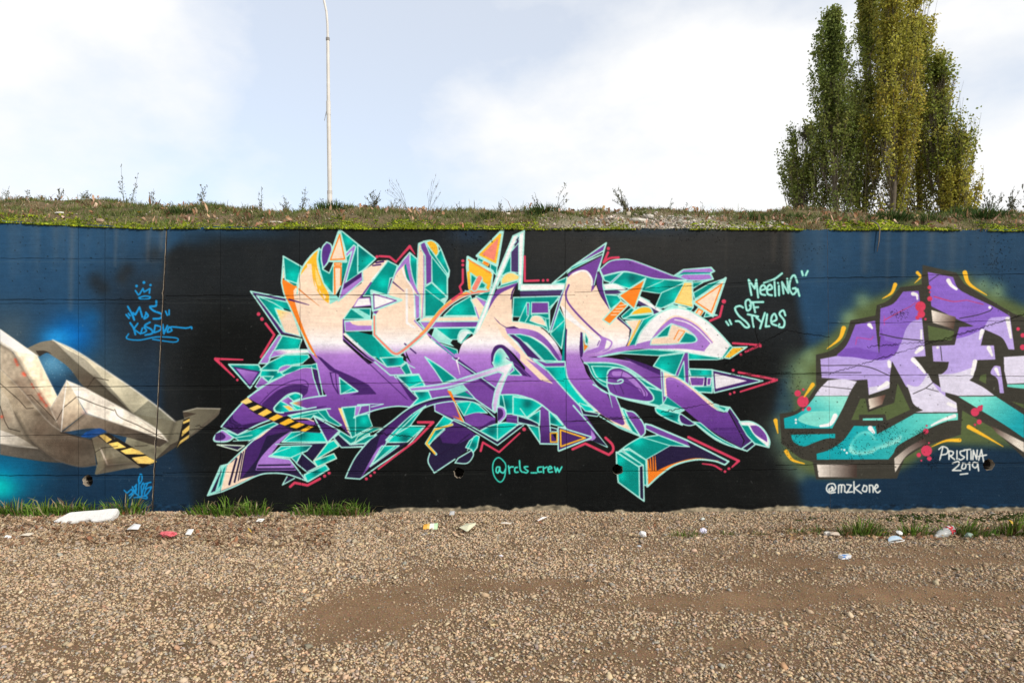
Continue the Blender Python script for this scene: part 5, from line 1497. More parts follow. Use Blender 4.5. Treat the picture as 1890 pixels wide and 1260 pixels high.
parts = [gravel(135000, .008, .0235, 1.5, .95, .3, .62, .2), gravel(4200, .021, .05, 2.6, .95, .28, .5, .2), gravel(30000, .005, .015, 1.8, 0, .3, .55, .1), gravel(40000, .003, .009, 1, .05, .5, .9, .2), gravel(46000, .010, .03, 1.6, .9, .3, .6, .2, True)]
Vs, Fs, Cs, off = [], [], [], 0
for V, F, C in parts: Vs.append(V); Fs.append(F+off); Cs.append(C); off += len(V)
tagp(link('gravel', mesh_from(np.concatenate(Vs), np.concatenate(Fs), np.concatenate(Cs)), stone_m), kind='stuff')
# leaves blown against the foot of the wall
def litter(n, pxs, pys, s0, s1, pal):
    px = NR.uniform(*pxs, n); py = pys[0]+(pys[1]-pys[0])*NR.random(n); d = EYE*FPX/(py-630); x = (px-945)*d/FPX; y = d-DIST
    return leaves(x, y, ground_z(x, y)+.016, NR.uniform(s0, s1, n), pick(pal, n), .45)
GL = [(.30, .19, .11), (.24, .14, .08), (.36, .25, .15), (.20, .12, .07), (.40, .29, .19), (.27, .13, .07)]
parts = [litter(1500, (-150, 620), (950, 1004), .022, .055, GL), litter(420, (560, 1250), (948, 985), .015, .04, GL), litter(420, (1380, 2050), (972, 992), .02, .055, GL+[(.42, .27, .12)]), litter(60, (0, 1890), (1000, 1120), .012, .03, GL+[(.5, .33, .08)])]
Vs, Fs, Cs, off = [], [], [], 0
for V, F, C in parts: Vs.append(V); Fs.append(F+off); Cs.append(C); off += len(V)
tagp(link('leaf_litter', mesh_from(np.concatenate(Vs), np.concatenate(Fs), np.concatenate(Cs)), leaf_m), kind='stuff')
# moss patches in the gravel by the right-hand foot of the wall
N = 900; px = NR.uniform(1420, 2050, N); py = NR.uniform(946, 958, N); d = EYE*FPX/(py-630); x = (px-945)*d/FPX; y = np.minimum(d-DIST, -.02)
k = vfbm(x, y, .3, 8) > .02; x, y = x[k], y[k]; n = len(x)
V, F, C = lumps(x, y, ground_z(x, y)+.004, NR.uniform(.015, .04, n), NR.uniform(.4, .7, n), pick([(.035, .05, .012), (.05, .065, .015)], n))
tagp(link('ground_moss', mesh_from(V, F, C), bpy.data.materials['moss']), kind='stuff')

# ---------------------------------------------------------------- grass tufts
def tuft(x, y, z, w, h, n, label, group, pal=GREENS, name='grass_tuft', dry=.22):
    r = np.clip(NR.normal(0, .42, n), -.85, .85)*w; q = np.clip(NR.normal(0, .20, n), -.4, .4)*w*.8
    hh_ = h*1.2*NR.uniform(.35, 1.0, n)**1.2*(1-.4*np.clip(np.abs(r)/w, 0, 1)); col = pick(pal, n); dd = NR.random(n) < dry; col[dd] = pick(DRY, dd.sum())
    az = np.arctan2(q-.04, r+NR.normal(0, .12, n)*w)+NR.normal(0, .5, n)
    V, F, C = blades(r, q, np.full(n, -.012), hh_, NR.uniform(.007, .014, n)*(1 if h > .15 else .6), NR.uniform(.1, 1.2, n), col, az, .7)
    o = link(name, mesh_from(V, F, C), grass_m, None, (x, y, z)); return tagp(o, label, 'grass tuft', group)
LUSH = [(.15, .27, .03), (.11, .22, .022), (.20, .31, .05), (.075, .15, .018)]
for px, py, w, h, n, lab in (
    (-30, 944, .30, .20, 230, 'lush grass tuft cut by the left picture edge under the cyan glow'),
    (26, 946, .26, .22, 240, 'tall bright grass tuft below the cyan sprayed corner'),
    (82, 945, .26, .21, 240, 'bright grass tuft behind the left end of the white foam slab'),
    (124, 942, .24, .20, 230, 'grass tuft directly below the leftmost weep hole'),
    (164, 941, .20, .17, 170, 'grass tuft at the right end of the run behind the foam slab'),
    (232, 944, .22, .24, 230, 'splayed grass tuft beside the small blue tag near the wall joint'),
    (378, 944, .22, .17, 170, 'grass tuft under the lowest left tip of the big purple lettering'),
    (420, 943, .26, .22, 260, 'dense grass tuft under the peach striped foot of the lettering'),
    (470, 943, .24, .19, 210, 'grass tuft right of the peach striped foot of the lettering'),
    (572, 946, .20, .17, 170, 'grass tuft below the red dotted line left of the dark leg'),
    (612, 944, .24, .20, 220, 'dense grass tuft below the red dots under the dark purple leg'),
    (652, 946, .22, .19, 200, 'rightmost tuft of the pair below the dark purple leg'),
    (836, 948, .05, .085, 26, 'tiny lone grass tuft at the foot of the black painted wall')):
    x, y = gp(px, max(py, 946)); y = min(y, -.07); tuft(x, y, ground_z(x, y), w, h, int(n*.62), lab, 'grass tufts along the foot of the wall', LUSH)
for px, py, w, h, n, lab in (
    (1268, 983, .17, .075, 90, 'small sparse grass tuft just right of the crumpled tissue'),
    (1345, 980, .10, .05, 40, 'low thin grass tuft on gravel below the right dark foot of lettering'),
    (1405, 982, .08, .05, 34, 'very small dark grass tuft among dead leaves'),
    (1480, 980, .16, .07, 70, 'sparse yellowish grass tuft below the boundary of black and blue paint'),
    (1512, 978, .06, .08, 26, 'little upright pale green tuft left of the big ground tuft'),
    (1592, 982, .22, .13, 190, 'big round grass tuft on gravel below the white signature'),
    (1690, 981, .18, .10, 130, 'grass tuft left of the plastic bottle'),
    (1785, 980, .26, .12, 200, 'wide grass tuft right of the red labelled bottle'),
    (1874, 980, .18, .15, 170, 'fresh bright tuft at the right picture edge'),
    (1930, 980, .2, .12, 120, 'tuft just beyond the right picture edge')):
    x, y = gp(px, py); tuft(x, y, ground_z(x, y), w, h*1.5, int(n*1.2), lab, 'grass tufts on the gravel strip', GREENS+LUSH)
for px, py, w, h, n, lab in (
    (333, 392, .20, .11, 170, 'dark bushy grass tuft on the bank right of the wall joint'),
    (1645, 404, .26, .13, 220, 'dark round grass tuft on the bank in front of the poplars'),
    (1778, 396, .28, .14, 240, 'thick dark green tuft on the bank at the right of the poplars'),
    (1820, 398, .30, .12, 200, 'paler wide tuft beside the thick dark tuft on the bank'),
    (1715, 402, .16, .09, 120, 'green tuft low on the bank between dark tufts'),
    (1005, 384, .20, .13, 130, 'spiky tuft on the bank crest left of the leaning weed'),
    (905, 398, .16, .08, 110, 'green tuft on the bank above the spike of the lettering'),
    (1395, 402, .22, .09, 160, 'low green tuft on the bank left of the poplars'),
    (1460, 402, .2, .09, 150, 'low green tuft under the left edge of the poplars'),
    (610, 380, .24, .12, 150, 'dark weedy tuft at the foot of the lamp post')):
    x, y, z = bank_hit(px, py+5); tuft(x, y, z, w*1.1, h*1.3, int(n*1.9), lab, 'dark grass tufts on the bank', [(.04, .08, .018), (.055, .10, .022), (.08, .125, .03)], dry=.06)

# ---------------------------------------------------------------- weeds against the sky
stem_m = mat('weed_stem', (.10, .10, .05), .8); weedleaf_m = mat('weed_leaf', attr=True, rough=.7, trans=.25)
def weed(px, top, lean, spread, ns, nl, ls, label, seeds=False, basepy=None, depth=RIDGE+DIST-.1):
    y = depth-DIST; x = (px-945)*depth/FPX; z = float(bank_z(x, y))-.01
    zt = EYE+(630-top)*depth/FPX; H = max(.05, zt-z); r = random.Random(int(px*7+top))
    root = empty('weed', (x, y, z), label, 'weed', 'weeds along the crest of the bank')
    lx, ly, lz, sz = [], [], [], []; bm = bmesh.new()
    for k in range(ns):
        hk = H*(1 if k == 0 else r.uniform(.45, .95)); off = lean+(0 if k == 0 else r.uniform(-spread, spread)); oy = r.uniform(-spread, spread)*.6
        P = []
        for j in range(6):
            f = j/5; P.append(Vector((off*f**1.4+r.gauss(0, .006)*(j > 0), oy*f, hk*f)))
        tube_bm(bm, P, [.0032*(1-.6*j/5)*(.55 if seeds else 1) for j in range(6)], 4)
        for m in range(int(nl*1.25)):
            f = r.uniform(.12, 1) if not seeds else r.uniform(.75, 1.02); i = min(4, int(f*5)); p = P[i].lerp(P[i+1], min(1, f*5-i))
            q = (0 if seeds else r.uniform(.01, .05)*(1.1-f*.6)); an = r.uniform(0, 6.3)
            lx.append(p.x+q*math.cos(an)); ly.append(p.y+q*math.sin(an)); lz.append(p.z+r.uniform(0, .02)); sz.append(ls*r.uniform(.4, 1.05))
            if not seeds and q > .012: tube_bm(bm, [p, Vector((lx[-1], ly[-1], lz[-1]))], .0013, 3, False)
    link('stem', mesh_bm(bm), stem_m, root)
    n = len(lx); pal = [(.10, .11, .07), (.12, .12, .075), (.09, .10, .06), (.14, .12, .08)] if not seeds else [(.22, .17, .12), (.17, .13, .09)]
    for k in range(ns if seeds else 1):
      sl_ = slice(k*len(lx)//ns, (k+1)*len(lx)//ns) if seeds else slice(None); n = len(lx[sl_])
      V, F, C = leaves(np.array(lx[sl_]), np.array(ly[sl_]), np.array(lz[sl_]), np.array(sz[sl_]), pick(pal, n), 1.3 if not seeds else .6)
      if seeds:
        V = V.reshape(-1, 6, 3); c0 = V.mean(1, keepdims=True); d = V-c0; V = np.stack([d[..., 0]*.35, d[..., 1]*.35, d[..., 2]*.6+d[..., 0]*1.3], -1)+c0; V = V.reshape(-1, 3)
      link('seed_head' if seeds else 'foliage', mesh_from(V, F, C), weedleaf_m, root)
    return root
for a in (
    (228, 303, -.02, .03, 2, 16, .022, 'tallest weed left of the wall joint, thin and upright'),
    (243, 320, .07, .03, 2, 15, .022, 'tall weed leaning right just beside the tallest upright weed'),
    (283, 348, 0, .06, 3, 12, .024, 'short leafy weed straight above the wall joint'),
    (373, 341, .0, .05, 4, 14, .022, 'narrow upright weed right of the dark bank tuft'),
    (482, 347, .0, .07, 4, 12, .02, 'upright sparse weed midway between wall joint and lamp post'),
    (528, 360, -.03, .10, 5, 16, .02, 'low bushy weed left of the lamp post'),
    (556, 348, .05, .08, 5, 16, .02, 'taller bushy weed next to the lamp post'),
    (597, 366, -.03, .08, 4, 14, .02, 'low weed hugging the lamp post foot'),
    (690, 352, .02, .14, 8, 22, .02, 'wide twiggy weed right of the lamp post'),
    (722, 366, .06, .08, 4, 14, .018, 'small weed between twiggy weed and seeding grass'),
    (846, 374, .02, .05, 3, 9, .016, 'tiny weed right of the seeding grass'),
    (925, 371, .0, .06, 4, 12, .016, 'small weed with rounded head above the letter spike'),
    (992, 356, -.03, .06, 4, 14, .02, 'upright small weed left of the strongly leaning weed'),
    (1022, 338, .16, .04, 3, 24, .022, 'weed leaning strongly right against the sky'),
    (1158, 346, -.12, .10, 8, 24, .022, 'fan shaped dense weed left of the rubble slab'),
    (1235, 367, .03, .04, 3, 5, .018, 'bare forked weed right of the fan shaped weed'),
    (1265, 374, .02, .07, 3, 5, .016, 'very low sparse weed above the flag shaped letter end'),
    (1295, 372, .02, .05, 3, 4, .016, 'thin almost leafless weed far left of the poplars'),
    (1828, 352, -.05, .16, 9, 22, .026, 'wide leafy weed at right of the poplars'),
    (1866, 345, .05, .12, 9, 22, .026, 'dense tall weed near the right picture edge'),
    (1896, 335, .05, .10, 6, 20, .026, 'tall weed cut by the right picture edge'),
    (15, 349, .02, .08, 4, 10, .018, 'small weed at the far left of the bank'),
    (48, 350, .0, .05, 3, 8, .018, 'thin low weed near the left picture edge'),
    (108, 348, .03, .09, 5, 14, .02, 'low spreading weed on the high left bank'),
    (160, 354, .02, .08, 5, 14, .02, 'bushy low weed left of the tall weed pair')):
    weed(*a)
for i, (px, top, lean, sp, ns, lab) in enumerate(((752, 330, -.16, .12, 9, 'seeding grass clump with stalks fanning left'), (790, 322, .10, .10, 9, 'seeding grass clump with stalks fanning right'))):
    weed(px, top, lean, sp, ns, 9, .034, lab, True)

# ---------------------------------------------------------------- single leaves and stones worth naming
def single_leaf(px, py, s, col, label, bank=False):
    if bank: x, y, z = bank_hit(px, py)
    else: x, y = gp(px, py); z = float(ground_z(x, y))
    V, F, C = leaves(np.zeros(1), np.zeros(1), np.zeros(1), np.array([s]), np.array([col]), .5)
    tagp(link('fallen_leaf', mesh_from(V, F, C), leaf_m, None, (x, y-.01, z+.028)), label, 'leaf', 'single fallen leaves')
for a in ((258, 397, .05, (.62, .36, .03), 'bright orange leaf on the mossy bank above the wall joint', True),
    (52, 374, .07, (.50, .30, .20), 'pale reddish leaf high on the left bank', True), (148, 385, .06, (.48, .30, .2), 'upright tan leaf on the bank above the sprayed beams', True),
    (985, 396, .05, (.50, .48, .12), 'pale yellow leaf on the bank right of the letter spike', True), (1690, 405, .06, (.55, .40, .18), 'pale orange leaf on the bank below the poplars', True),
    (1866, 966, .07, (.62, .40, .06), 'yellow leaf standing on edge right of the wide ground tuft', False), (1878, 984, .08, (.55, .47, .36), 'large cream dry leaf in front of the yellow leaf', False),
    (1634, 982, .06, (.60, .34, .03), 'golden leaf left of the crushed blue tub', False), (1695, 985, .07, (.45, .24, .14), 'long rusty leaf between tub and bottle', False), (1668, 993, .05, (.42, .18, .08), 'rust red leaf right of the crushed blue tub', False),
    (1570, 985, .06, (.50, .30, .10), 'tan leaf under the big round ground tuft', False), (1496, 985, .05, (.55, .40, .22), 'pale tan leaf left of the white pebble', False),
    (462, 976, .05, (.62, .42, .08), 'small golden leaf on gravel below the grass tufts', False), (228, 950, .055, (.50, .22, .10), 'orange brown leaf right of the white foam slab', False),
    (495, 940, .05, (.50, .24, .12), 'orange leaf caught in the grass right of the striped foot', False)): single_leaf(*a)
def boulder(px, py, w, hgt_, col, label, name, cat, bank=True):
    x, y, z = bank_hit(px, py) if bank else (*gp(px, py), 0); z = z if bank else float(ground_z(x, y))
    bm = bmesh.new(); bmesh.ops.create_icosphere(bm, subdivisions=2, radius=1); r = random.Random(int(px))
    for v in bm.verts:
        v.co *= r.uniform(.86, 1.08); v.co.x = max(-.8, min(.8, v.co.x))*w*.6; v.co.y *= w*.38; v.co.z = max(-.7, min(.62, v.co.z))*hgt_*.75
    tagp(link(name, mesh_bm(bm), mat(name, col, .9, .15, bump=.5, var=.25, scale=60), None, (x, y, z+hgt_*.25), (.1, .06*r.uniform(-1, 1), r.uniform(-.3, .3))), label, cat)
boulder(1178, 410, .20, .055, (.50, .47, .41), 'flat pale broken slab lying in the rubble above the wall', 'concrete_chunk', 'rubble slab')
boulder(1199, 402, .09, .05, (.46, .43, .38), 'pale angular stone behind the flat slab', 'pale_stone', 'stone')
boulder(1160, 397, .05, .045, (.55, .48, .38), 'small cream stone at the top of the rubble', 'cream_stone', 'stone')
boulder(185, 409, .08, .035, (.36, .26, .19), 'brown lump of soil on the coping left of the joint', 'soil_lump', 'soil')
boulder(110, 394, .09, .02, (.62, .60, .56), 'thin white chip lying on the moss at far left', 'white_chip', 'stone')
boulder(510, 411, .13, .02, (.60, .55, .46), 'long pale splinter on the moss left of the crown letter', 'pale_splinter', 'splinter')
boulder(938, 396, .045, .03, (.58, .52, .42), 'cream pebble on the bank above the dark letter spike', 'cream_pebble', 'stone')
boulder(1528, 983, .07, .045, (.62, .58, .52), 'white rounded pebble among dead leaves', 'white_pebble', 'stone', False)
# ---------------------------------------------------------------- lamp post beyond the bank
LD = 20.6
lamp = empty('street_lamp', (0, 0, 0), 'slender pale grey lamp post with curved arm rising behind the bank', 'lamp post')
def lp_(px, py, d=LD): return at(px, py, d)
base = lp_(609, 420); base.z = float(bank_z(base.x, base.y))-.1; lamp.location = base
pm = mat('lamp_paint', (.58, .555, .52), .5, .4, var=.10, scale=3)
def loc_(v): return v-base
def seg(name, P, rad, m=pm, parent=None):
    bm = bmesh.new(); tube_bm(bm, [loc_(p) for p in P], rad, 14, False); return link(name, mesh_bm(bm, True), m, parent or lamp)
foot = Vector((base.x, base.y, base.z))
seg('base_section', [foot, lp_(608.6, 355)], .076)
seg('lower_pole', [lp_(608.6, 356), lp_(606.2, 188)], [.066, .06])
seg('upper_pole', [lp_(606.2, 188), lp_(605, 71)], [.053, .046])
cm = mat('lamp_collar', (.47, .44, .41), .5); dm_ = mat('lamp_dark_clamp', (.22, .20, .18), .5)
seg('collar', [lp_(606.4, 212), lp_(606.1, 187)], .066, pm); seg('collar', [lp_(608.6, 358), lp_(608.5, 352)], .079, cm); seg('clamp', [lp_(605, 75), lp_(605, 70)], .058, dm_)
arm = [lp_(605, 71), lp_(604.4, 45), lp_(602.5, 22), lp_(597, -4), lp_(589, -24), lp_(576, -44), lp_(556, -58), lp_(530, -66), lp_(500, -70)]
seg('arm', arm, [.035]*9)
bm = bmesh.new(); bmesh.ops.create_uvsphere(bm, u_segments=16, v_segments=8, radius=1); c = loc_(lp_(482, -70))
for v in bm.verts: v.co = Vector((v.co.x*.42, v.co.y*.17, (v.co.z*.12 if v.co.z > 0 else v.co.z*.05)))+c
link('lamp_head', mesh_bm(bm, True), pm, lamp)
seg('wire', [lp_(604.2, 195), lp_(602.6, 205), lp_(600.5, 215), lp_(599, 223)], .008, dm_)

# ---------------------------------------------------------------- poplars
bark = mat('poplar_bark', (.12, .10, .075), .9, .1, bump=.5, var=.3, scale=6)
pl_m = mat('poplar_leaf', attr=True, rough=.5, spec=.25, trans=.55)
def poplar(px, hw, top, depth, nlimb, nleaf, pal, label, seed):
    r = random.Random(seed); rn = np.random.default_rng(seed)
    b = at(px, 380, depth); b.z = float(bank_z(b.x, b.y))-.1; H = at(px, top, depth).z-b.z; R = hw*depth/FPX
    root = empty('poplar_tree', b, label, 'poplar', 'poplars behind the bank')
    bm = bmesh.new(); T = [Vector((R*.12*math.sin(f*5+seed), R*.1*math.cos(f*4+seed), H*f)) for f in np.linspace(0, 1, 14)]
    tube_bm(bm, T, [.15*(1-.93*f) for f in np.linspace(0, 1, 14)], 8); link('trunk', mesh_bm(bm, True), bark, root)
    bm = bmesh.new(); pts_, wt = [], []
    for k in range(nlimb):
        f = .02+.94*(k/nlimb)**.95; p0 = T[min(13, int(f*13))].copy(); p0.z = H*f
        an = r.uniform(0, 2*math.pi); prof = (1-f)**.72*1.02+.05 if f > .12 else .98
        out = R*prof*r.uniform(.55, 1.08); up = min(H*(1.01-f), out*r.uniform(2.2, 4.2)+.4)
        ex = .7 if f > .3 else .5
        P = [p0+Vector((math.cos(an)*out*g**ex, math.sin(an)*out*g**ex, up*g)) for g in (0, .25, .5, .75, 1)]
        tube_bm(bm, P, [.026*(1-f*.6), .02*(1-f*.6), .013*(1-f*.5), .007, .004], 4, False)
        for j in range(7):
            g = r.uniform(.25, .85); q = P[min(3, int(g*4))].lerp(P[min(4, int(g*4)+1)], g*4 % 1); a2 = r.uniform(0, 6.3); l = R*prof*r.uniform(.18, .6)
            e_ = q+Vector((math.cos(a2)*l*.6, math.sin(a2)*l*.6, l*2.0)); tube_bm(bm, [q, e_], [.006, .003], 3, False); pts_.append((q, e_)); wt.append(.42)
        for a_, c_ in zip(P, P[1:]): pts_.append((a_, c_)); wt.append(1)
    link('limbs', mesh_bm(bm), bark, root)
    wt = np.array(wt)/sum(wt); i = rn.choice(len(pts_), nleaf, p=wt); g = rn.random(nleaf)
    A = np.array([p[0] for p in pts_])[i]; Bq = np.array([p[1] for p in pts_])[i]; P = A+(Bq-A)*g[:, None]+rn.normal(0, 1, (nleaf, 3))*np.array([.075, .075, .11])*(R/1.0)**.5*(.7+.6*rn.random((nleaf, 1)))
    k = (P[:, 2] > .5) & (vnoise(P[:, 0]*1.0+P[:, 1]+seed*9, P[:, 2]*.5, .46, seed) > .37); P = P[k]; n = len(P); s = rn.uniform(.08, .135, n)
    clump = vnoise(P[:, 0]+P[:, 1], P[:, 2], .8, seed+5)
    pal = np.array(pal); ci = np.clip((clump*.6+rn.random(n)*.55)*len(pal)/1.1, 0, len(pal)-1).astype(int); col = 1.12*pal[ci]*(1+.2*rn.standard_normal((n, 1))); col = np.clip(col, .01, .6)
    n1 = rn.normal(0, 1, (n, 3)); n1 /= np.linalg.norm(n1, axis=1)[:, None]; t2 = np.cross(n1, rn.normal(0, 1, (n, 3))); t2 /= np.linalg.norm(t2, axis=1)[:, None]; t3 = np.cross(n1, t2)
    V = np.stack([P-t2*s[:, None]*.5, P+t3*s[:, None]*.42, P+t2*s[:, None]*.55, P-t3*s[:, None]*.42], 1); V[:, 1] += n1*s[:, None]*.12
    F = np.array([[0, 1, 2], [0, 2, 3]])[None]+(np.arange(n)*4)[:, None, None]
    link('crown', mesh_from(V.reshape(-1, 3), F.reshape(-1, 3), np.repeat(col, 4, 0)), pl_m, root)
DG = [(.14, .19, .045), (.165, .21, .05), (.195, .23, .055), (.25, .26, .07)]
MG = [(.18, .23, .045), (.22, .26, .05), (.29, .30, .06), (.37, .33, .07)]
YG = [(.23, .28, .045), (.32, .31, .055), (.37, .35, .06), (.45, .36, .06)]
for a in ((1486, 50, 235, 31.5, 75, 17550, DG, 'short dark green poplar at the left edge of the poplar row', 3),
          (1538, 58, 28, 30.5, 110, 32400, DG, 'dark green poplar with rounded top, second from the left', 14),
          (1600, 62, -40, 31.5, 120, 31050, MG, 'tall green poplar with a visible bare stem left of the golden ones', 5),
          (1646, 64, -55, 30.0, 125, 32400, YG, 'tallest golden green poplar in the middle of the row', 6),
          (1690, 62, -25, 32.0, 115, 28350, YG, 'golden poplar with orange upper leaves right of the tallest', 7),
          (1736, 56, 110, 30.8, 95, 18900, MG, 'sloping yellow green poplar right of the golden ones', 8),
          (1764, 48, 240, 30.2, 75, 14850, YG, 'lowest yellow poplar at the right end of the row', 9)):
    poplar(*a)
# ---------------------------------------------------------------- litter on the gravel
def gz(px, py): x, y = gp(px, py); return Vector((x, y, float(ground_z(x, y))))
white_m = mat('litter_white', (.66, .65, .63), .7, .3, bump=.15, var=.04, scale=60)
# foam slab leaning on the grass: outline on its own face, given a real thickness
c = gz(150, 963); k = 6.40/FPX/6.3*.90
O = [(220, 368), (345, 268), (372, 250), (560, 232), (700, 224), (820, 208), (935, 203), (952, 215), (957, 270), (945, 300), (915, 322), (908, 345), (760, 375), (700, 378), (668, 345), (640, 338), (600, 362), (520, 378), (480, 392), (395, 400), (300, 385), (270, 370)]
bm = bmesh.new(); fr = [bm.verts.new(((x-600)*k, 0, (395-y)*k*1.12)) for x, y in O]; f = bm.faces.new(fr)
r = bmesh.ops.extrude_face_region(bm, geom=[f]); bmesh.ops.translate(bm, verts=[g for g in r['geom'] if isinstance(g, bmesh.types.BMVert)], vec=(0, .055, 0))
bmesh.ops.bevel(bm, geom=bm.edges[:], offset=.006, segments=2, affect='EDGES', clamp_overlap=True)
fm = mat('foam', (.64, .63, .61), .85, .2, bump=1.0, var=.07, scale=22)
tagp(link('foam_slab', mesh_bm(bm), fm, None, (c.x, c.y+.02, c.z+.008), (math.radians(-48), 0, math.radians(2))), 'large white broken polystyrene slab lying against the grass at left', 'foam slab')

def crumple(px, py, w, d, h, col, label, name, cat, seed, sub=2, m=None, flat=0, lift=.5):
    r = random.Random(seed); bm = bmesh.new(); bmesh.ops.create_icosphere(bm, subdivisions=sub, radius=1)
    for v in bm.verts:
        q = r.uniform(.62, 1.12); v.co *= q; v.co = Vector((v.co.x*w*.42, v.co.y*d*.42, v.co.z*h*.42))
    p = gz(px, py); o = link(name, mesh_bm(bm), m or mat(name, col, .6, .35, var=.08, scale=40), None, (p.x, p.y, p.z+h*lift+.006), (0, 0, r.uniform(-.6, .6)))
    return tagp(o, label, cat)
crumple(310, 986, .20, .12, .055, (.62, .13, .15), 'crumpled red plastic bag on the leaf litter at left', 'red_bag', 'plastic bag', 1, 3)
crumple(1186, 988, .085, .07, .065, (.68, .67, .66), 'round white crumpled paper ball in the middle gravel', 'paper_ball', 'paper ball', 2, 2)
crumple(1298, 981, .075, .05, .06, (.70, .68, .80), 'crumpled white tissue with lilac print', 'crumpled_tissue', 'tissue', 3, 3)
crumple(925, 1026, .05, .03, .03, (.78, .74, .80), 'small white scrap alone on open gravel', 'paper_scrap', 'paper scrap', 4, 1)
crumple(14, 990, .07, .05, .035, (.74, .73, .72), 'white paper scrap at the left picture edge', 'paper_scrap', 'paper scrap', 5, 2)
crumple(1297, 956, .05, .03, .03, (.55, .58, .54), 'small greyish scrap close to the wall foot', 'paper_scrap', 'paper scrap', 6, 2)
crumple(1788, 988, .10, .07, .06, (.20, .27, .22), 'crumpled greyish green wrapper under the wide tuft', 'green_wrapper', 'wrapper', 7, 2)
crumple(1180, 1004, .05, .03, .02, (.5, .52, .54), 'tiny grey scrap below the white paper ball', 'grey_scrap', 'paper scrap', 12, 1)
crumple(1770, 966, .03, .03, .03, (.55, .10, .06), 'small red scrap in grass right of the bottle', 'red_scrap', 'scrap', 13, 1)

def sheet(px, py, pts2, z2, col, label, name, cat, thick=.003, m=None, tilt=0):
    """a bent card: points in metres on the ground plane with their heights, given a thickness"""
    p = gz(px, py); bm = bmesh.new(); vs = [bm.verts.new((x*.8, y*.8, z*.8)) for (x, y), z in zip(pts2, z2)]
    cx_ = bm.verts.new((sum(q[0] for q in pts2)/len(pts2), sum(q[1] for q in pts2)/len(pts2), sum(z2)/len(z2)+.008))
    for i in range(len(vs)): bm.faces.new((vs[i], vs[(i+1) % len(vs)], cx_))
    r = bmesh.ops.extrude_face_region(bm, geom=bm.faces[:]); bmesh.ops.translate(bm, verts=[g for g in r['geom'] if isinstance(g, bmesh.types.BMVert)], vec=(0, 0, -thick))
    return tagp(link(name, mesh_bm(bm), m or mat(name, col, .7, .3, var=.06, scale=30), None, (p.x, p.y, p.z+.014)), label, cat)
sheet(862, 976, [(-.085, -.02), (0, -.10), (.02, -.09), (.095, .03), (.09, .05), (-.01, .06)], [.03, .01, .012, .05, .06, .05], (.58, .56, .40), 'pale greenish square of card lying on the gravel', 'card_piece', 'card')
sheet(247, 976, [(-.06, -.03), (0, -.05), (.06, -.02), (.05, .05), (-.03, .06)], [.02, .03, .02, .05, .06], (.66, .66, .65), 'folded white paper piece left of the red bag', 'paper_piece', 'paper')
sheet(350, 983, [(-.032, -.03), (.03, -.035), (.032, .03), (-.03, .03)], [.012, .01, .05, .05], (.7, .7, .68), 'small square white paper right of the red bag', 'paper_square', 'paper')
sheet(480, 959, [(-.04, -.02), (.03, -.03), (.045, .02), (-.03, .03)], [.012, .01, .03, .03], (.76, .76, .72), 'small white scrap below the right grass of the striped foot', 'paper_scrap', 'paper scrap')
sheet(50, 986, [(-.06, -.02), (.04, -.03), (.06, .02), (-.03, .03)], [.012, .01, .02, .02], (.60, .54, .44), 'beige card strip at far left of the gravel', 'card_strip', 'card')
sheet(1000, 960, [(-.055, -.06), (-.045, -.075), (.06, .05), (.05, .06)], [.02, .02, .03, .03], (.76, .72, .70), 'thin white plastic strip lying diagonally near the wall foot', 'plastic_strip', 'strip')
sheet(934, 966, [(-.06, -.02), (.06, -.035), (.06, -.02), (-.05, 0)], [.015, .012, .015, .02], (.68, .62, .54), 'narrow pale strip left of the diagonal plastic strip', 'pale_strip', 'strip')
sheet(834, 952, [(-.03, -.02), (.03, -.02), (.03, .03), (-.025, .03)], [.02, .02, .05, .05], (.42, .42, .42), 'flat grey chip below the tiny lone tuft', 'grey_chip', 'chip')
sheet(1540, 986, [(-.05, -.02), (.05, -.03), (.05, .02), (-.04, .03)], [.02, .012, .03, .03], (.48, .40, .32), 'pale brown card scrap right of the white pebble', 'card_scrap', 'card')
# snack wrapper: orange end, pale middle, green end
p = gz(797, 972); w_ = empty('snack_wrapper', p, 'crinkled snack wrapper, orange at one end and green at the other', 'wrapper'); w_.scale = (.86,)*3
wr_pts = [(-.085, .034), (-.045, .04), (-.02, .044), (.025, .046), (.06, .05)]
for i, (nm_, col) in enumerate((('orange_end', (.72, .36, .05)), ('orange_end', (.78, .50, .14)), ('pale_middle', (.78, .74, .66)), ('green_end', (.50, .72, .42)))):
    (xa, za), (xb, zb) = wr_pts[i], wr_pts[i+1]; bm = bmesh.new(); pr = ((-.035, 0), (-.02, .7), (.02, 1), (.045, .5))
    A_ = [bm.verts.new((xa, q, .012+za*h_)) for q, h_ in pr]; B_ = [bm.verts.new((xb, q, .012+zb*h_)) for q, h_ in pr]
    for j in range(3): bm.faces.new((A_[j], B_[j], B_[j+1], A_[j+1]))
    bm.faces.new((A_[0], A_[3], B_[3], B_[0]))
    if i == 0: bm.faces.new(A_)
    if i == 3: bm.faces.new(B_)
    link(nm_, mesh_bm(bm), mat('wrapper_'+nm_+str(i), col, .35, .5), w_)
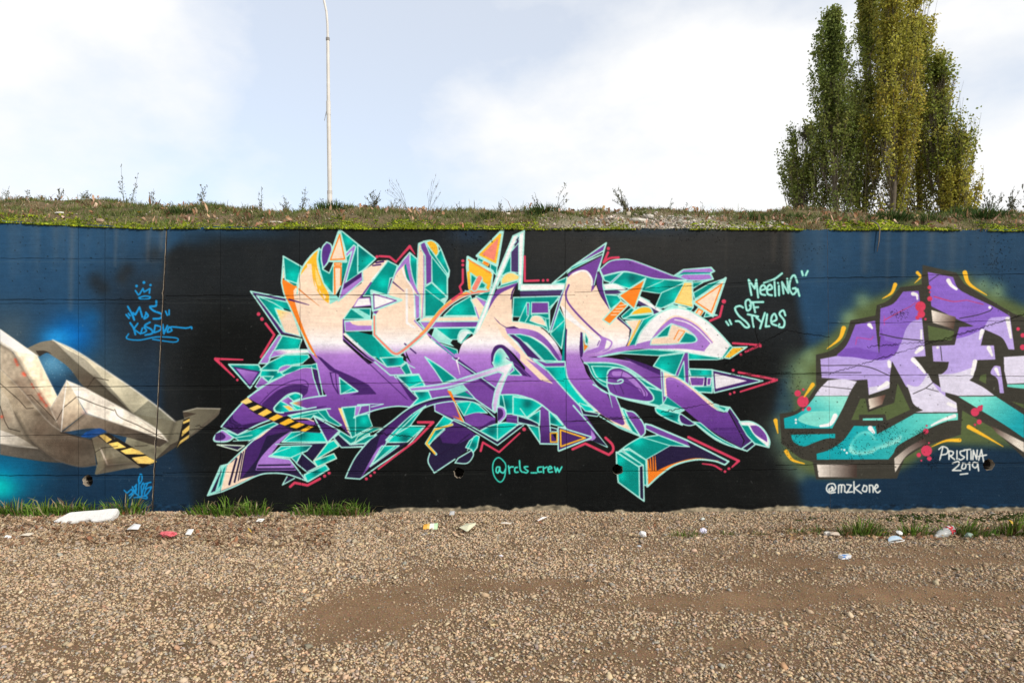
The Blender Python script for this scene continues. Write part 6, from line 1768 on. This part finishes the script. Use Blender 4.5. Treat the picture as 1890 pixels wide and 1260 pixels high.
# cigarette pack, half crushed
p = gz(1557, 1026); pk = empty('cigarette_pack', p, 'small white and blue cigarette pack on bare sand at right', 'cigarette pack', rz=math.radians(14)); pk.scale = (.74,)*3
def boxm(x0, x1, y0, y1, z0, z1, sk=0):
    bm = bmesh.new(); v = [bm.verts.new((x+sk*z, y, z)) for z in (z0, z1) for x, y in ((x0, y0), (x1, y0), (x1, y1), (x0, y1))]
    for q in ((0, 3, 2, 1), (4, 5, 6, 7), (0, 1, 5, 4), (1, 2, 6, 5), (2, 3, 7, 6), (3, 0, 4, 7)): bm.faces.new([v[i] for i in q])
    bmesh.ops.bevel(bm, geom=bm.edges[:], offset=.0015, segments=1, affect='EDGES'); return mesh_bm(bm)
wp = mat('pack_white', (.66, .67, .70), .4, .4); bl = mat('pack_blue', (.06, .20, .52), .4, .4); dk = mat('pack_navy', (.03, .05, .16), .5)
link('carton', boxm(-.045, .04, -.032, .032, .008, .042, .25), wp, pk); link('blue_panel', boxm(-.030, .012, -.030, .006, .0425, .0445, .25), bl, pk)
link('blue_side', boxm(-.043, -.012, -.0345, -.0325, .026, .040, .25), bl, pk); link('emblem', boxm(-.010, -.002, -.0345, -.0325, .012, .022, .25), dk, pk); link('emblem', boxm(.026, .033, -.0345, -.0325, .014, .024, .25), dk, pk); link('lid', boxm(.041, .062, -.030, .03, .014, .044, .25), wp, pk)
# crushed tub with its pale cap
p = gz(1652, 994); tb_ = empty('crushed_tub', p, 'crushed pale blue and white plastic tub gaping towards the viewer', 'plastic tub', rz=.05); tb_.scale = (.66,)*3
bm = bmesh.new(); up, lo = [], []
for i in range(13):
    f = i/12*2-1; e_ = math.sqrt(max(0, 1-f*f)); up.append([bm.verts.new((f*.098, -.02+.06*j*e_, .014+.012*f+.052*e_*math.sin(j*math.pi/2*.9+.25))) for j in (0, .5, 1)]); lo.append(bm.verts.new((f*.098, -.055*e_-.01, .012+.008*f)))
for i in range(12):
    for j in range(2): bm.faces.new((up[i][j], up[i+1][j], up[i+1][j+1], up[i][j+1]))
link('shell', mesh_bm(bm, True), mat('tub_blue', (.38, .50, .60), .35, .5, var=.15, scale=25), tb_)
bm = bmesh.new(); P = [Vector((f*.1, -.03-.028*math.sqrt(max(0, 1-f*f)), .018+.01*f)) for f in np.linspace(-1, 1, 13)]; tube_bm(bm, P, .006, 6); link('rim', mesh_bm(bm, True), white_m, tb_)
bm = bmesh.new(); P = [Vector((f*.098, -.018, .016+.012*f+.050*math.sqrt(max(0, 1-f*f))*.4)) for f in np.linspace(-1, 1, 13)]; tube_bm(bm, P, .004, 6); link('rim', mesh_bm(bm, True), white_m, tb_)
sheet(1660, 986, [(-.033, 0), (-.015, -.025), (.02, -.022), (.036, .0), (.022, .022), (-.022, .022)], [.04, .03, .026, .036, .05, .054], (.66, .65, .62), 'white chipped plastic cap resting behind the crushed tub', 'bottle_cap_scrap', 'plastic scrap', .006)
# clear bottle with a red label
p = gz(1744, 982); bt = empty('plastic_bottle', (p.x, p.y, p.z+.03), 'crushed clear plastic bottle with red and white label lying in grass', 'bottle')
axd = Vector((.92, .30, .22)).normalized(); u_ = axd.cross(Vector((0, 0, 1))).normalized(); v_ = axd.cross(u_)
def lathe(prof, n=20, crush=.12, seed=2, cap=False):
    r = random.Random(seed); bm = bmesh.new(); rings = []
    for s_, ra in prof:
        rings.append([bm.verts.new(axd*s_+(u_*math.cos(k*2*math.pi/n)+v_*math.sin(k*2*math.pi/n)*.86)*ra*(1+r.uniform(-crush, crush)*(ra > .015))) for k in range(n)])
    for a_, b_ in zip(rings, rings[1:]):
        for k in range(n): bm.faces.new((a_[k], a_[(k+1) % n], b_[(k+1) % n], b_[k]))
    if cap: bm.faces.new(rings[-1])
    return mesh_bm(bm, True)
clear = mat('clear_plastic', (.86, .88, .87), .18, .6, transmission=.55)
link('body', lathe([(-.115, .013), (-.10, .014), (-.085, .024), (-.055, .036), (-.02, .040), (.02, .042), (.05, .042), (.085, .041), (.10, .038), (.108, .022), (.104, .004)], crush=.10, cap=True), clear, bt)
link('neck_ring', lathe([(-.106, .012), (-.106, .018), (-.101, .018), (-.101, .012)], crush=0), white_m, bt)
lr = link('label', lathe([(.028, .0435), (.045, .0437), (.062, .0437), (.078, .0435)], crush=.03), mat('label_red', (.58, .04, .06), .4, .4), bt)
for a0, s0, s1, wv_ in ((.5, .036, .070, .5), (1.5, .034, .072, .45), (2.6, .038, .068, .5), (4.6, .035, .07, .6)):
    bm = bmesh.new(); g0 = []
    for i in range(6):
        f = i/5; an = a0+wv_*(f-.5)*2; m_ = (s0+s1)/2+.006*math.sin(f*6); hw_ = (s1-s0)*.28*(1-abs(f-.5))
        g0.append([bm.verts.new(axd*(m_+q*hw_)+(u_*math.cos(an)+v_*math.sin(an)*.86)*.0465) for q in (-1, 1)])
    for a_, b_ in zip(g0, g0[1:]): bm.faces.new((a_[0], b_[0], b_[1], a_[1]))
    link('label_swirl', mesh_bm(bm), white_m, lr)
